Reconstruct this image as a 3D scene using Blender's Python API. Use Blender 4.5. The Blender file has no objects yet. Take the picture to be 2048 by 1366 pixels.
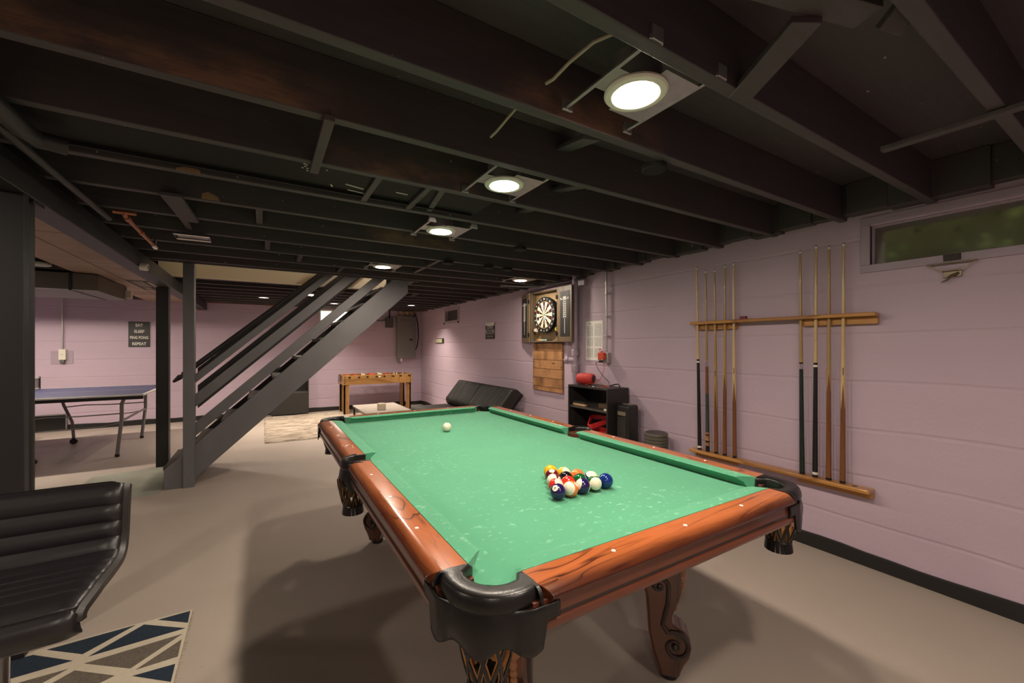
import bpy, bmesh, math, random
from math import pi, sin, cos, radians as R, sqrt
from mathutils import Vector as V, Matrix as M4, Euler, noise
rnd = random.Random(7)
scn = bpy.context.scene
col = scn.collection

# ------------------------------------------------------------------ camera
CAMX, CAMY, CAMZ, YAW = -0.46531, -0.84143, 1.31037, R(31.1897)
cd = bpy.data.cameras.new('camera'); cam = bpy.data.objects.new('camera', cd); col.objects.link(cam)
cam.location = (CAMX, CAMY, CAMZ); cam.rotation_euler = (R(90), 0, -YAW)
cd.sensor_width = 36; cd.lens = 823.956 / 2048 * 36; cd.shift_y = 9.5 / 2048
cd.clip_start = .02; cd.clip_end = 100
scn.camera = cam

# ------------------------------------------------------------------ world, exposure, lamp strengths
w = bpy.data.worlds.new('world'); scn.world = w; w.use_nodes = True
bg = w.node_tree.nodes['Background']; bg.inputs[0].default_value = (.75, .75, .42, 1); bg.inputs[1].default_value = 2.2
scn.view_settings.view_transform = 'Standard'; scn.view_settings.look = 'None'
scn.view_settings.gamma = 1; scn.view_settings.use_curve_mapping = False
scn.view_settings.exposure = 0.0
LAMP = 390.0           # emission of the downlight lenses
LAMP_COL = (1.0, .86, .70)
scn.cycles.use_denoising = True
scn.cycles.max_bounces = 8; scn.cycles.diffuse_bounces = 5; scn.cycles.glossy_bounces = 4
scn.cycles.sample_clamp_indirect = 6

# ------------------------------------------------------------------ helpers: objects
def link(o, parent=None):
    col.objects.link(o)
    if parent: o.parent = parent
    return o
def tag(o, label=None, cat=None, group=None, kind=None):
    if label: o['label'] = label
    if cat: o['category'] = cat
    if group: o['group'] = group
    if kind: o['kind'] = kind
    return o
def thing(name, label, cat, loc=(0, 0, 0), rz=0, group=None):
    o = bpy.data.objects.new(name, None); o.empty_display_size = .1
    o.location = loc; o.rotation_euler = (0, 0, rz); link(o)
    return tag(o, label, cat, group)
def copy_tree(o, parent=None):
    c = o.copy(); link(c, parent)
    for ch in list(o.children): copy_tree(ch, c)
    return c

class MB:
    """collects shapes, builds ONE mesh object"""
    def __init__(s): s.v = []; s.f = []; s.m = []
    def add(s, vs, fs, mi=0):
        n = len(s.v); s.v += [tuple(v) for v in vs]
        s.f += [tuple(i + n for i in f) for f in fs]; s.m += [mi] * len(fs); return s
    def box(s, a, b, mi=0, T=None):
        x0, y0, z0 = a; x1, y1, z1 = b
        vs = [V((x, y, z)) for z in (z0, z1) for y in (y0, y1) for x in (x0, x1)]
        if T is not None: vs = [T @ v for v in vs]
        return s.add(vs, [(0, 2, 3, 1), (4, 5, 7, 6), (0, 1, 5, 4), (2, 6, 7, 3), (0, 4, 6, 2), (1, 3, 7, 5)], mi)
    def cbox(s, c, d, mi=0, T=None):
        return s.box([c[i] - d[i] / 2 for i in range(3)], [c[i] + d[i] / 2 for i in range(3)], mi, T)
    def bar(s, p, q, w, h, up=(0, 0, 1), mi=0):
        """rectangular bar p->q, w wide, h high (h along up)"""
        p, q = V(p), V(q); d = (q - p).normalized(); u = V(up); sd = d.cross(u).normalized(); u = sd.cross(d)
        vs = [e + sd * a * w / 2 + u * b * h / 2 for e in (p, q) for a, b in ((-1, -1), (1, -1), (1, 1), (-1, 1))]
        return s.add(vs, [(0, 1, 2, 3), (7, 6, 5, 4), (0, 4, 5, 1), (1, 5, 6, 2), (2, 6, 7, 3), (3, 7, 4, 0)], mi)
    def cyl(s, p, q, r0, r1=None, n=20, caps=True, mi=0):
        p, q = V(p), V(q); r1 = r0 if r1 is None else r1
        d = (q - p).normalized(); a = V((1, 0, 0)) if abs(d.x) < .9 else V((0, 1, 0))
        e1 = d.cross(a).normalized(); e2 = d.cross(e1)
        vs = [c + (e1 * cos(2 * pi * i / n) + e2 * sin(2 * pi * i / n)) * r for c, r in ((p, r0), (q, r1)) for i in range(n)]
        fs = [(i, (i + 1) % n, n + (i + 1) % n, n + i) for i in range(n)]
        if caps: fs += [tuple(range(n - 1, -1, -1)), tuple(range(n, 2 * n))]
        return s.add(vs, fs, mi)
    def lathe(s, prof, c=(0, 0, 0), n=28, axis=(0, 0, 1), mi=0, a0=0, a1=2 * pi, caps=True):
        c = V(c); d = V(axis).normalized(); a = V((1, 0, 0)) if abs(d.x) < .9 else V((0, 1, 0))
        e1 = (a - d * a.dot(d)).normalized(); e2 = d.cross(e1)
        full = abs(a1 - a0 - 2 * pi) < 1e-6; k = n if full else n + 1
        vs = []
        for r, z in prof:
            for i in range(k):
                t = a0 + (a1 - a0) * i / n
                vs.append(c + d * z + (e1 * cos(t) + e2 * sin(t)) * r)
        fs = []
        for j in range(len(prof) - 1):
            for i in range(n):
                i2 = (i + 1) % k if full else i + 1
                fs.append((j * k + i, j * k + i2, (j + 1) * k + i2, (j + 1) * k + i))
        if full and caps:
            if prof[0][0] > 1e-5: fs.append(tuple(range(k - 1, -1, -1)))
            if prof[-1][0] > 1e-5: fs.append(tuple((len(prof) - 1) * k + i for i in range(k)))
        return s.add(vs, fs, mi)
    def prism(s, pts, T, h0, h1, mi=0):
        """polygon pts (a,b) extruded along local z from h0 to h1, placed by T"""
        n = len(pts)
        vs = [T @ V((a, b, h)) for h in (h0, h1) for a, b in pts]
        fs = [tuple(range(n - 1, -1, -1)), tuple(range(n, 2 * n))] + [(i, (i + 1) % n, n + (i + 1) % n, n + i) for i in range(n)]
        return s.add(vs, fs, mi)
    def tube(s, pts, r, n=8, closed=False, mi=0):
        pts = [V(p) for p in pts]; k = len(pts); rs = r if isinstance(r, (list, tuple)) else [r] * k
        vs = []; prev = None
        for i, p in enumerate(pts):
            a = pts[(i - 1) % k] if closed or i > 0 else p
            b = pts[(i + 1) % k] if closed or i < k - 1 else p
            d = (b - a).normalized()
            if prev is None:
                t = V((0, 0, 1)) if abs(d.z) < .9 else V((1, 0, 0)); e = (t - d * t.dot(d)).normalized()
            else: e = (prev - d * prev.dot(d)).normalized()
            prev = e; g = d.cross(e)
            vs += [p + (e * cos(2 * pi * j / n) + g * sin(2 * pi * j / n)) * rs[i] for j in range(n)]
        fs = []
        for i in range(k if closed else k - 1):
            for j in range(n):
                a, b = i * n, ((i + 1) % k) * n
                fs.append((a + j, a + (j + 1) % n, b + (j + 1) % n, b + j))
        if not closed: fs += [tuple(range(n - 1, -1, -1)), tuple((k - 1) * n + j for j in range(n))]
        return s.add(vs, fs, mi)
    def ball(s, c, r, n=12, m=8, sc=(1, 1, 1), mi=0):
        c = V(c); vs = [c + V((0, 0, -r * sc[2]))]
        for j in range(1, m):
            t = -pi / 2 + pi * j / m
            vs += [c + V((r * sc[0] * cos(t) * cos(2 * pi * i / n), r * sc[1] * cos(t) * sin(2 * pi * i / n), r * sc[2] * sin(t))) for i in range(n)]
        vs.append(c + V((0, 0, r * sc[2]))); L = len(vs) - 1
        fs = [(0, 1 + (i + 1) % n, 1 + i) for i in range(n)]
        for j in range(m - 2):
            for i in range(n):
                a = 1 + j * n; b = a + n
                fs.append((a + i, a + (i + 1) % n, b + (i + 1) % n, b + i))
        fs += [(L, 1 + (m - 2) * n + i, 1 + (m - 2) * n + (i + 1) % n) for i in range(n)]
        return s.add(vs, fs, mi)
    def grid(s, fn, nu, nv, mi=0, flip=False):
        vs = [fn(i / nu, j / nv) for j in range(nv + 1) for i in range(nu + 1)]
        fs = []
        for j in range(nv):
            for i in range(nu):
                a = j * (nu + 1) + i; f = (a, a + 1, a + nu + 2, a + nu + 1)
                fs.append(f[::-1] if flip else f)
        return s.add(vs, fs, mi)
    def build(s, name, mats, parent=None, off=(0, 0, 0), bevel=0, seg=2, smooth=True, angle=35, sub=0, solid=0, fix=True):
        ox, oy, oz = off
        me = bpy.data.meshes.new(name)
        me.from_pydata([(x - ox, y - oy, z - oz) for x, y, z in s.v], [], s.f)
        if fix:
            bm = bmesh.new(); bm.from_mesh(me); bmesh.ops.recalc_face_normals(bm, faces=bm.faces); bm.to_mesh(me); bm.free()
        if not isinstance(mats, (list, tuple)): mats = [mats]
        for m in mats: me.materials.append(m)
        if len(mats) > 1: me.polygons.foreach_set('material_index', s.m)
        if smooth:
            me.polygons.foreach_set('use_smooth', [True] * len(me.polygons))
            if not sub: me.set_sharp_from_angle(angle=R(angle))
        me.update()
        o = bpy.data.objects.new(name, me); link(o, parent)
        if solid: md = o.modifiers.new('solid', 'SOLIDIFY'); md.thickness = solid; md.offset = 0
        if bevel: md = o.modifiers.new('bevel', 'BEVEL'); md.width = bevel; md.segments = seg; md.limit_method = 'ANGLE'; md.angle_limit = R(40); md.harden_normals = False
        if smooth and not sub and angle < 170: md = o.modifiers.new('wn', 'WEIGHTED_NORMAL'); md.keep_sharp = True
        if sub: md = o.modifiers.new('sub', 'SUBSURF'); md.levels = sub; md.render_levels = sub
        return o

def frame(o, x, y, z=None):
    """matrix with origin o and axes x, y (z = x cross y)"""
    x, y = V(x).normalized(), V(y).normalized(); z = x.cross(y) if z is None else V(z)
    m = M4.Identity(4)
    for i in range(3): m[i][0], m[i][1], m[i][2], m[i][3] = x[i], y[i], z[i], o[i]
    return m
def text_mb(body, size, T, depth=.0008, ax='CENTER', ay='CENTER', sx=1.0, bold=0.0, shape=None, spacing=1.0):
    cu = bpy.data.curves.new('lettering', 'FONT'); cu.body = body; cu.size = size; cu.align_x = ax; cu.align_y = ay
    cu.extrude = depth; cu.offset = bold; cu.resolution_u = 3; cu.space_character = spacing
    o = bpy.data.objects.new('lettering', cu); col.objects.link(o)
    dg = bpy.context.evaluated_depsgraph_get(); me = bpy.data.meshes.new_from_object(o.evaluated_get(dg))
    mb = MB(); vs = [V((v.co.x * sx, v.co.y, v.co.z)) for v in me.vertices]
    if shape: vs = [shape(v) for v in vs]
    mb.add([T @ v for v in vs], [tuple(p.vertices) for p in me.polygons])
    bpy.data.objects.remove(o); bpy.data.curves.remove(cu); bpy.data.meshes.remove(me)
    return mb

# ------------------------------------------------------------------ helpers: materials
MATS = {}
class NT:
    def __init__(s, name):
        s.m = bpy.data.materials.new(name); s.m.use_nodes = True; s.t = s.m.node_tree
        s.b = s.t.nodes['Principled BSDF']; s.out = s.t.nodes['Material Output']
    def n(s, typ, ins=None, **kw):
        nd = s.t.nodes.new(typ)
        for k, v in kw.items(): setattr(nd, k, v)
        for k, v in (ins or {}).items():
            if hasattr(v, 'links') or isinstance(v, bpy.types.NodeSocket): s.t.links.new(v, nd.inputs[k])
            else: nd.inputs[k].default_value = v
        return nd
    def set(s, **kw):
        for k, v in kw.items():
            k = {'color': 'Base Color', 'rough': 'Roughness', 'metal': 'Metallic', 'spec': 'Specular IOR Level', 'coat': 'Coat Weight',
                 'coatr': 'Coat Roughness', 'trans': 'Transmission Weight', 'ior': 'IOR', 'emit': 'Emission Color', 'emits': 'Emission Strength',
                 'sheen': 'Sheen Weight', 'alpha': 'Alpha', 'normal': 'Normal'}.get(k, k)
            if isinstance(v, bpy.types.NodeSocket): s.t.links.new(v, s.b.inputs[k])
            else: s.b.inputs[k].default_value = (tuple(v) + (1,)) if isinstance(v, (tuple, list)) and len(v) == 3 else v
        return s
    def coord(s, kind='Object', scale=(1, 1, 1), rot=(0, 0, 0), loc=(0, 0, 0)):
        tc = s.n('ShaderNodeTexCoord')
        mp = s.n('ShaderNodeMapping', {'Vector': tc.outputs[kind], 'Scale': scale, 'Rotation': rot, 'Location': loc}); return mp.outputs[0]
    def noise(s, vec, scale=5, detail=4, rough=.55, dist=0):
        return s.n('ShaderNodeTexNoise', {'Vector': vec, 'Scale': scale, 'Detail': detail, 'Roughness': rough, 'Distortion': dist}).outputs[0]
    def ramp(s, fac, stops, interp='LINEAR'):
        nd = s.n('ShaderNodeValToRGB', {'Fac': fac}); cr = nd.color_ramp; cr.interpolation = interp
        while len(cr.elements) < len(stops): cr.elements.new(.5)
        for e, (p, c) in zip(cr.elements, stops):
            e.position = p; e.color = (tuple(c) + (1,)) if isinstance(c, (tuple, list)) and len(c) == 3 else ((c, c, c, 1) if not isinstance(c, (tuple, list)) else c)
        return nd.outputs[0]
    def mix(s, fac, a, b, mode='MIX'):
        nd = s.n('ShaderNodeMix', data_type='RGBA', blend_type=mode)
        for i, v in ((0, fac), (6, a), (7, b)):
            if isinstance(v, bpy.types.NodeSocket): s.t.links.new(v, nd.inputs[i])
            else: nd.inputs[i].default_value = (tuple(v) + (1,)) if isinstance(v, (tuple, list)) and len(v) == 3 else v
        return nd.outputs[2]
    def math(s, op, a, b=0.0, c=0.0):
        nd = s.n('ShaderNodeMath', operation=op)
        for i, v in enumerate((a, b, c)):
            if isinstance(v, bpy.types.NodeSocket): s.t.links.new(v, nd.inputs[i])
            else: nd.inputs[i].default_value = v
        return nd.outputs[0]
    def sep(s, vec): return s.n('ShaderNodeSeparateXYZ', {'Vector': vec}).outputs
    def bump(s, h, strength=.3, dist=.01):
        s.set(normal=s.n('ShaderNodeBump', {'Height': h, 'Strength': strength, 'Distance': dist}).outputs[0]); return s
def plain(name, c, rough=.5, metal=0, spec=.5, var=0, vscale=8, bump=0, bscale=60, **kw):
    if name in MATS: return MATS[name]
    t = NT(name).set(rough=rough, metal=metal, spec=spec, **kw)
    vec = t.coord()
    if var:
        f = t.noise(vec, vscale)
        t.set(color=t.mix(f, tuple(x * (1 - var) for x in c), tuple(min(1, x * (1 + var)) for x in c)))
    else: t.set(color=c)
    if bump: t.bump(t.noise(vec, bscale, 3), bump, .004)
    MATS[name] = t.m; return t.m
def wood(name, dark, light, axis='Y', scale=1.0, rough=.3, coat=0, ring=6, contrast=(.35, .62), spec=.5, seed=0.0):
    if name in MATS: return MATS[name]
    t = NT(name).set(rough=rough, coat=coat, coatr=.08, spec=spec)
    st = {'X': (1.0, 9, 9), 'Y': (9, 1.0, 9), 'Z': (9, 9, 1.0)}[axis]
    st = tuple(x * scale for x in st)
    v = t.coord(scale=st, loc=(seed, seed * 1.7, seed * .6))
    big = t.noise(v, .55, 2, .5, .6)
    bands = t.math('FRACT', t.math('MULTIPLY', big, ring))
    line = t.ramp(bands, [(0, 0.0), (.08, .9), (contrast[0], 1.0), (contrast[1], .75), (1, .35)])
    fine = t.noise(t.coord(scale=tuple(x * 8 for x in st)), 1.2, 3, .6)
    fac = t.math('MULTIPLY', line, t.math('ADD', t.math('MULTIPLY', fine, .7), .55))
    t.set(color=t.mix(fac, dark, light)); t.bump(fine, .05, .002)
    MATS[name] = t.m; return t.m
def emit(name, c, s):
    if name in MATS: return MATS[name]
    t = NT(name).set(color=(0.8, .8, .8), emit=c, emits=s); MATS[name] = t.m; return t.m

# ------------------------------------------------------------------ materials of the setting
def wall_mat(name, c, along):
    t = NT(name); vec = t.coord(); x, y, z = t.sep(vec)
    wob = t.noise(t.coord(scale=(1.2, 1.2, 1.2)), .8, 2)
    zz = t.math('ADD', t.math('MULTIPLY', z, 3.55), t.math('MULTIPLY', wob, .22))
    fr = t.math('FRACT', zz)
    ledge = t.ramp(fr, [(0, 0.0), (.02, 0.0), (.05, 1.0), (.96, .75), (1, .1)])
    lump = t.noise(t.coord(), 2.2, 5, .6)
    grit = t.noise(t.coord(), 55, 3, .6)
    pits = t.ramp(t.noise(t.coord(scale=(1, 1, 1)), 26, 2, .5), [(0, 0.0), (.27, 0.0), (.31, 1.0), (1, 1.0)])
    h = t.math('ADD', t.math('MULTIPLY', ledge, .45), t.math('ADD', t.math('MULTIPLY', lump, .9), t.math('MULTIPLY', grit, .10)))
    h = t.math('ADD', h, t.math('MULTIPLY', pits, .06))
    tone = t.mix(t.noise(t.coord(scale=(.7, .7, 2.6)), 1.4, 4, .6), tuple(a * .90 for a in c), tuple(min(1, a * 1.06) for a in c))
    board = t.math('FRACT', t.math('MULTIPLY', t.math('FLOOR', zz), .377))
    tone = t.mix(t.math('MULTIPLY', board, .10), tone, tuple(a * .75 for a in c))
    crack = t.ramp(fr, [(0, 0.0), (.012, 1.0), (1, 1.0)])
    tone = t.mix(t.math('MULTIPLY', t.math('SUBTRACT', 1.0, crack), .18), tone, tuple(a * .55 for a in c))
    t.set(color=tone, rough=.62, spec=.3); t.bump(h, .55, .012); MATS[name] = t.m; return t.m
LAV = (.50, .39, .475)
m_wall = wall_mat('lavender_concrete', LAV, 'Y')
t = NT('floor_paint'); v = t.coord()
base = t.mix(t.noise(v, 1.1, 5, .6), (.330, .278, .236), (.395, .335, .288))
sp = t.ramp(t.noise(v, 42, 2), [(0, 0.0), (.70, 0.0), (.76, 1.0)])
base = t.mix(t.math('MULTIPLY', sp, .18), base, (.12, .10, .09))
t.set(color=base, rough=t.ramp(t.noise(v, 2.5, 4), [(0, .38), (1, .56)]), spec=.35)
t.bump(t.math('ADD', t.noise(v, 7, 4), t.math('MULTIPLY', t.noise(v, 60, 2), .25)), .10, .01); m_floor = t.m
m_base = plain('black_baseboard_paint', (.012, .011, .011), .45, var=.3, bump=.2, bscale=30)
def black_wood(name, axis, worn=0.0, lo=-9, hi=9):
    """black painted timber; bare brown wood and white nicks where the paint is thin (lo..hi along X)"""
    t = NT(name); v = t.coord(); x, y, z = t.sep(v)
    st = (1.2, 14, 14) if axis == 'X' else ((14, 1.2, 14) if axis == 'Y' else (14, 14, 1.2))
    gr = t.noise(t.coord(scale=st), 3.0, 4, .6)
    c = t.mix(gr, (.055, .046, .049), (.098, .082, .087))
    thin = t.ramp(t.noise(t.coord(scale=(1, 1, 1)), 1.7, 4, .6), [(0, 0.0), (.58, 0.0), (.72, 1.0)])
    c = t.mix(t.math('MULTIPLY', thin, .35), c, (.12, .075, .055))
    if worn:
        win = t.math('MULTIPLY', t.ramp(t.math('SUBTRACT', x, lo), [(0, 0.0), (.16, 1.0)]), t.ramp(t.math('SUBTRACT', hi, x), [(0, 0.0), (.16, 1.0)]))
        low = t.math('MULTIPLY', t.ramp(t.math('SUBTRACT', 2.30, z), [(0, 0.0), (.085, 0.0), (.15, 1.0)]), t.math('GREATER_THAN', z, 2.083))
        nn = t.ramp(t.noise(t.coord(scale=(1, 1, 2)), 4.2, 4, .6), [(0, 0.0), (.36, .15), (.56, 1.0)])
        grain = t.noise(t.coord(scale=(2.5, 40, 40)), 4, 4, .6)
        wd = t.mix(grain, (.13, .070, .046), (.40, .235, .155))
        c = t.mix(t.math('MULTIPLY', t.math('MULTIPLY', win, low), t.math('MULTIPLY', nn, worn)), c, wd)
    nick = t.ramp(t.noise(t.coord(scale=(1, 1, 1)), 38, 1, .4), [(0, 0.0), (.795, 0.0), (.80, 1.0)])
    c = t.mix(t.math('MULTIPLY', nick, .75), c, (.5, .45, .42))
    t.set(color=c, rough=.55, spec=.35); t.bump(gr, .12, .004); MATS[name] = t.m; return t.m
m_joist = black_wood('black_joist', 'X')
m_joist_b = black_wood('worn_joist_brown', 'X', .95, -1.35, -.22)
m_joist_c = black_wood('worn_joist_tan', 'X', .85, -.27, .50)
m_joist_d = black_wood('worn_joist_spot', 'X', .8, .15, .95)
m_beam = plain('black_beam_paint', (.016, .014, .014), .5, var=.4, vscale=6, bump=.15, bscale=20)
m_post = plain('black_post_paint', (.010, .009, .0095), .5, var=.25, bump=.15, bscale=25)
m_postlit = plain('charcoal_post_paint', (.013, .012, .0145), .5, var=.2, bump=.12, bscale=30)

# ------------------------------------------------------------------ setting
WX, WY, ZJ, ZC = 2.62, 8.25, 2.08, 2.285
WL, WR = -4.9, -3.2            # left wall X, rear wall Y
def struct(name, mb, m, parent=None, **k):
    o = mb.build(name, m, parent, **k)
    if parent is None: o['kind'] = 'structure'
    return o
struct('floor', MB().box((WL - .1, WR - .1, -.12), (WX + .1, WY + .1, 0)), m_floor, smooth=False)
# right wall with the long window opening and the small vent opening
W1 = (-.80, .148, 1.783, 2.022); W2 = (6.17, 6.78, 1.80, 2.00)
mb = MB(); ZT = 2.135
ys = [WR - .1, W1[0], W1[1], W2[0], W2[1], WY + .1]
mb.box((WX, ys[0], 0), (WX + .22, ys[1], ZT)); mb.box((WX, ys[1], 0), (WX + .22, ys[2], W1[2])); mb.box((WX, ys[1], W1[3]), (WX + .22, ys[2], ZT))
mb.box((WX, ys[2], 0), (WX + .22, ys[3], ZT)); mb.box((WX, ys[3], 0), (WX + .22, ys[4], W2[2])); mb.box((WX, ys[3], W2[3]), (WX + .22, ys[4], ZT)); mb.box((WX, ys[4], 0), (WX + .22, ys[5], ZT))
struct('wall_right', mb, m_wall, smooth=False)
W3 = (.53, 1.10, 1.79, 2.035)
mb = MB(); mb.box((WL, WY, 0), (W3[0], WY + .2, ZT)); mb.box((W3[0], WY, 0), (W3[1], WY + .2, W3[2])); mb.box((W3[0], WY, W3[3]), (W3[1], WY + .2, ZT)); mb.box((W3[1], WY, 0), (WX, WY + .2, ZT))
struct('wall_back', mb, m_wall, smooth=False)
struct('wall_left', MB().box((WL - .2, WR, 0), (WL, WY, ZT)), m_wall, smooth=False)
struct('wall_rear', MB().box((WL, WR - .2, 0), (WX, WR, ZT)), m_wall, smooth=False)
def baseboard(name, p, q, nrm):
    """wavy tarred strip at the foot of the wall"""
    mb = MB(); p, q = V(p), V(q); L = (q - p).length; n = int(L / .12); d = (q - p) / n; nr = V(nrm)
    for side in (0,):
        vs = []; 
        for i in range(n + 1):
            b = p + d * i; h = .082 + .006 * sin(i * .9) + rnd.uniform(-.003, .003); th = .016
            vs += [b, b + nr * th, b + nr * th + V((0, 0, h - .006)), b + nr * (th - .008) + V((0, 0, h)), b + V((0, 0, h))]
        fs = []
        for i in range(n):
            for j in range(5): fs.append((i * 5 + j, i * 5 + (j + 1) % 5, (i + 1) * 5 + (j + 1) % 5, (i + 1) * 5 + j))
        mb.add(vs, fs)
    return struct(name, mb, m_base)
baseboard('baseboard_right', (WX, WR, 0), (WX, WY, 0), (-1, 0, 0))
baseboard('baseboard_back', (WL, WY, 0), (WX - .016, WY, 0), (0, -1, 0))
# ceiling: subfloor boards with the joists, main beam and bridging as its parts
ceil = MB()
ceil.box((WL - .2, WR - .2, ZC), (WX + .25, 4.0, ZC + .06)); ceil.box((WL - .2, 4.94, ZC), (WX + .25, WY + .25, ZC + .06))
ceil.box((WL - .2, 4.0, ZC), (-1.44, 4.94, ZC + .06)); ceil.box((1.10, 4.0, ZC), (WX + .25, 4.94, ZC + .06))
ceiling = struct('ceiling', ceil, m_joist, smooth=False)
def cpart(name, mb, m, **k): return mb.build(name, m, ceiling, **k)
JX = 2.42
for k in range(-3, 20):
    y = .262 + .397 * k
    if k == -2: y -= .0
    m = {1: m_joist_b, 2: m_joist_c, 0: m_joist_d, 5: m_joist_d}.get(k, m_joist)
    if y > WY - .05: break
    x1 = WX + .2
    if k in (10, 11):
        cpart('joist', MB().box((1.10, y, ZJ), (x1, y + .04, ZC)), m, bevel=.003); cpart('joist', MB().box((WL, y, ZJ), (-1.44, y + .04, ZC)), m, bevel=.003)
    else: cpart('joist', MB().box((WL, y, ZJ), (x1, y + .04, ZC)), m, bevel=.003)
# headers framing the stair opening, rim boards above the walls
cpart('joist', MB().box((-1.44, 3.955, ZJ), (1.14, 3.995, ZC)), m_joist, bevel=.003)
cpart('joist', MB().box((1.06, 3.995, ZJ), (1.10, 4.94, ZC)), m_joist, bevel=.003)
mb = MB()
for i in range(60):
    y0 = WR + (WY - WR) * i / 60; y1 = WR + (WY - WR) * (i + 1) / 60
    mb.box((JX + .12 + rnd.uniform(-.02, .02), y0, ZJ + .015 + rnd.uniform(-.012, .012)), (WX + .24, y1 + .002, ZC))
cpart('rim_board', mb, m_joist, bevel=.004)
mb = MB()
for i in range(40):
    x0 = WL + (WX - WL) * i / 40; x1 = WL + (WX - WL) * (i + 1) / 40
    mb.box((x0, WY - .06 + rnd.uniform(-.015, .015), ZJ + .012 + rnd.uniform(-.006, .008)), (x1 + .002, WY + .22, ZC))
cpart('rim_board', mb, m_joist, bevel=.004)
m_red = plain('red_sill_sealant', (.22, .02, .012), .7, var=.4)
cpart('sill_gasket', MB().box((WL, WY - .012, 2.085), (.45, WY + .05, 2.100)), m_red, smooth=False)
cpart('main_beam', MB().box((-1.432, WR, 1.95), (-1.312, WY, ZJ)), m_beam, bevel=.004)
# plywood under the joists left of the beam, with a stamped grade mark
t = NT('aged_plywood'); v = t.coord()
gr = t.noise(t.coord(scale=(1.5, 22, 1)), 2.2, 5, .65, .4); st = t.ramp(t.noise(v, 1.6, 4), [(0, 0.0), (.45, 0.0), (.7, 1.0)])
c = t.mix(gr, (.27, .185, .14), (.46, .335, .27)); c = t.mix(t.math('MULTIPLY', st, .55), c, (.17, .10, .065))
x_, y_, z_ = t.sep(v)
seam = t.ramp(t.math('ABSOLUTE', t.math('SUBTRACT', t.math('FRACT', t.math('ADD', t.math('MULTIPLY', y_, .82), t.math('MULTIPLY', x_, .0))), .5)), [(0, 0.0), (.003, 0.0), (.006, 1.0)])
seam2 = t.ramp(t.math('ABSOLUTE', t.math('ADD', x_, 1.80)), [(0, 0.0), (.003, 0.0), (.007, 1.0)])
c = t.mix(t.math('MULTIPLY', seam, seam2), (.03, .02, .015), c)
t.set(color=c, rough=.7, spec=.25); m_ply = t.m
ply = cpart('plywood_sheet', MB().box((-2.105, WR, 2.062), (-1.434, WY - .02, 2.078)), m_ply, smooth=False)
m_stamp = plain('black_ink', (.03, .026, .024), .8, var=.4, vscale=40); m_cream = plain('bare_ply', (.42, .33, .24), .8)
mb = MB(); mb.box((-1.80, 5.40, 2.0605), (-1.50, 6.35, 2.062), 0)
for i in range(6): mb.box((-1.77, 5.5 + i * .085, 2.0600), (-1.66, 5.54 + i * .085, 2.0606), 1)
for i in range(3): mb.box((-1.77, 6.08 + i * .08, 2.0600), (-1.70, 6.12 + i * .08, 2.0606), 1)
mb.box((-1.63, 5.5, 2.06), (-1.60, 6.2, 2.0606), 1); mb.box((-1.56, 5.5, 2.06), (-1.54, 6.0, 2.0606), 1)
stp = mb.build('grade_stamp', [m_stamp, m_cream], ply, smooth=False); stp['label'] = 'black stamped grade mark'
# bridging boards, blocks and panels between the joists
for p, q, wd in (((.80, -.115, 2.085), (.66, -.36, 2.10), .075), ((.44, -.33, 2.12), (.80, -.43, 2.12), .07), ((.86, -.45, 2.09), (.82, -.60, 2.20), .075),
                 ((1.58, -.22, 2.068), (1.585, -.75, 2.068), .035), ((.72, .66, 2.22), (.60, .335, 2.10), .075), ((.98, 1.06, 2.21), (.90, .72, 2.11), .07), ((1.0, 1.45, 2.2), (.88, 1.1, 2.11), .07),
                 ((.62, 2.24, 2.2), (.56, 1.9, 2.10), .06), ((.36, 1.45, 2.10), (.30, 1.09, 2.09), .03), ((1.25, 2.64, 2.2), (1.15, 2.3, 2.11), .06)):
    cpart('bridging_board', MB().bar(p, q, wd, .018), m_joist, bevel=.002)
cpart('furring_strip', MB().box((-.292, .64, 2.058), (-.258, 1.13, 2.079)), m_joist, bevel=.002)
cpart('furring_strip', MB().bar((-.86, 1.80, 2.069), (-.84, 2.30, 2.069), .085, .018), m_joist, bevel=.002)
m_panel = plain('black_duct_panel', (.012, .0115, .011), .62, spec=.2, var=.25, vscale=3)
cpart('joist_bay_panel', MB().box((-1.30, 1.10, 2.10), (.62, 1.44, 2.108)).box((-1.22, 1.385, 2.085), (.6, 1.40, 2.10)), m_panel, smooth=False)
for x in (-.02, .22): cpart('furring_strip', MB().box((x, 1.10, 2.083), (x + .03, 1.45, 2.100)), m_joist, bevel=.002)
for k, xs in ((4, (-.5,)), (5, (-.9,)), (6, (-.45, .9)), (7, (-.2, .9)), (8, (.2,)), (12, (.8, 1.5)), (13, (.5, 1.2)), (15, (1.0,))):
    for x in xs: cpart('blocking', MB().box((x, .302 + .397 * k, ZJ + .01), (x + .035, .262 + .397 * (k + 1), ZC)), m_joist, bevel=.003)
# tan scars on two joists
m_scar = plain('bare_timber', (.33, .20, .10), .7, var=.3, vscale=30)
def scar(y, x0, x1, z0, z1, sh):
    pts = [(x0, z0), (x1, z0), (x1 - .008, z1 - sh), (x0 + .03, z1), (x0 + .004, z1 - .012)]
    mb = MB(); mb.prism([(a, b) for a, b in pts], frame((0, y - .0012, 0), (1, 0, 0), (0, 0, 1)), 0, .0012)
    return mb.build('paint_scar', m_scar, ceiling, smooth=False)
scar(.262 + .397 * 3, -.79, -.70, 2.078, 2.100, .002); scar(.262 + .397 * 4, -.74, -.66, 2.084, 2.125, .02)
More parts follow.
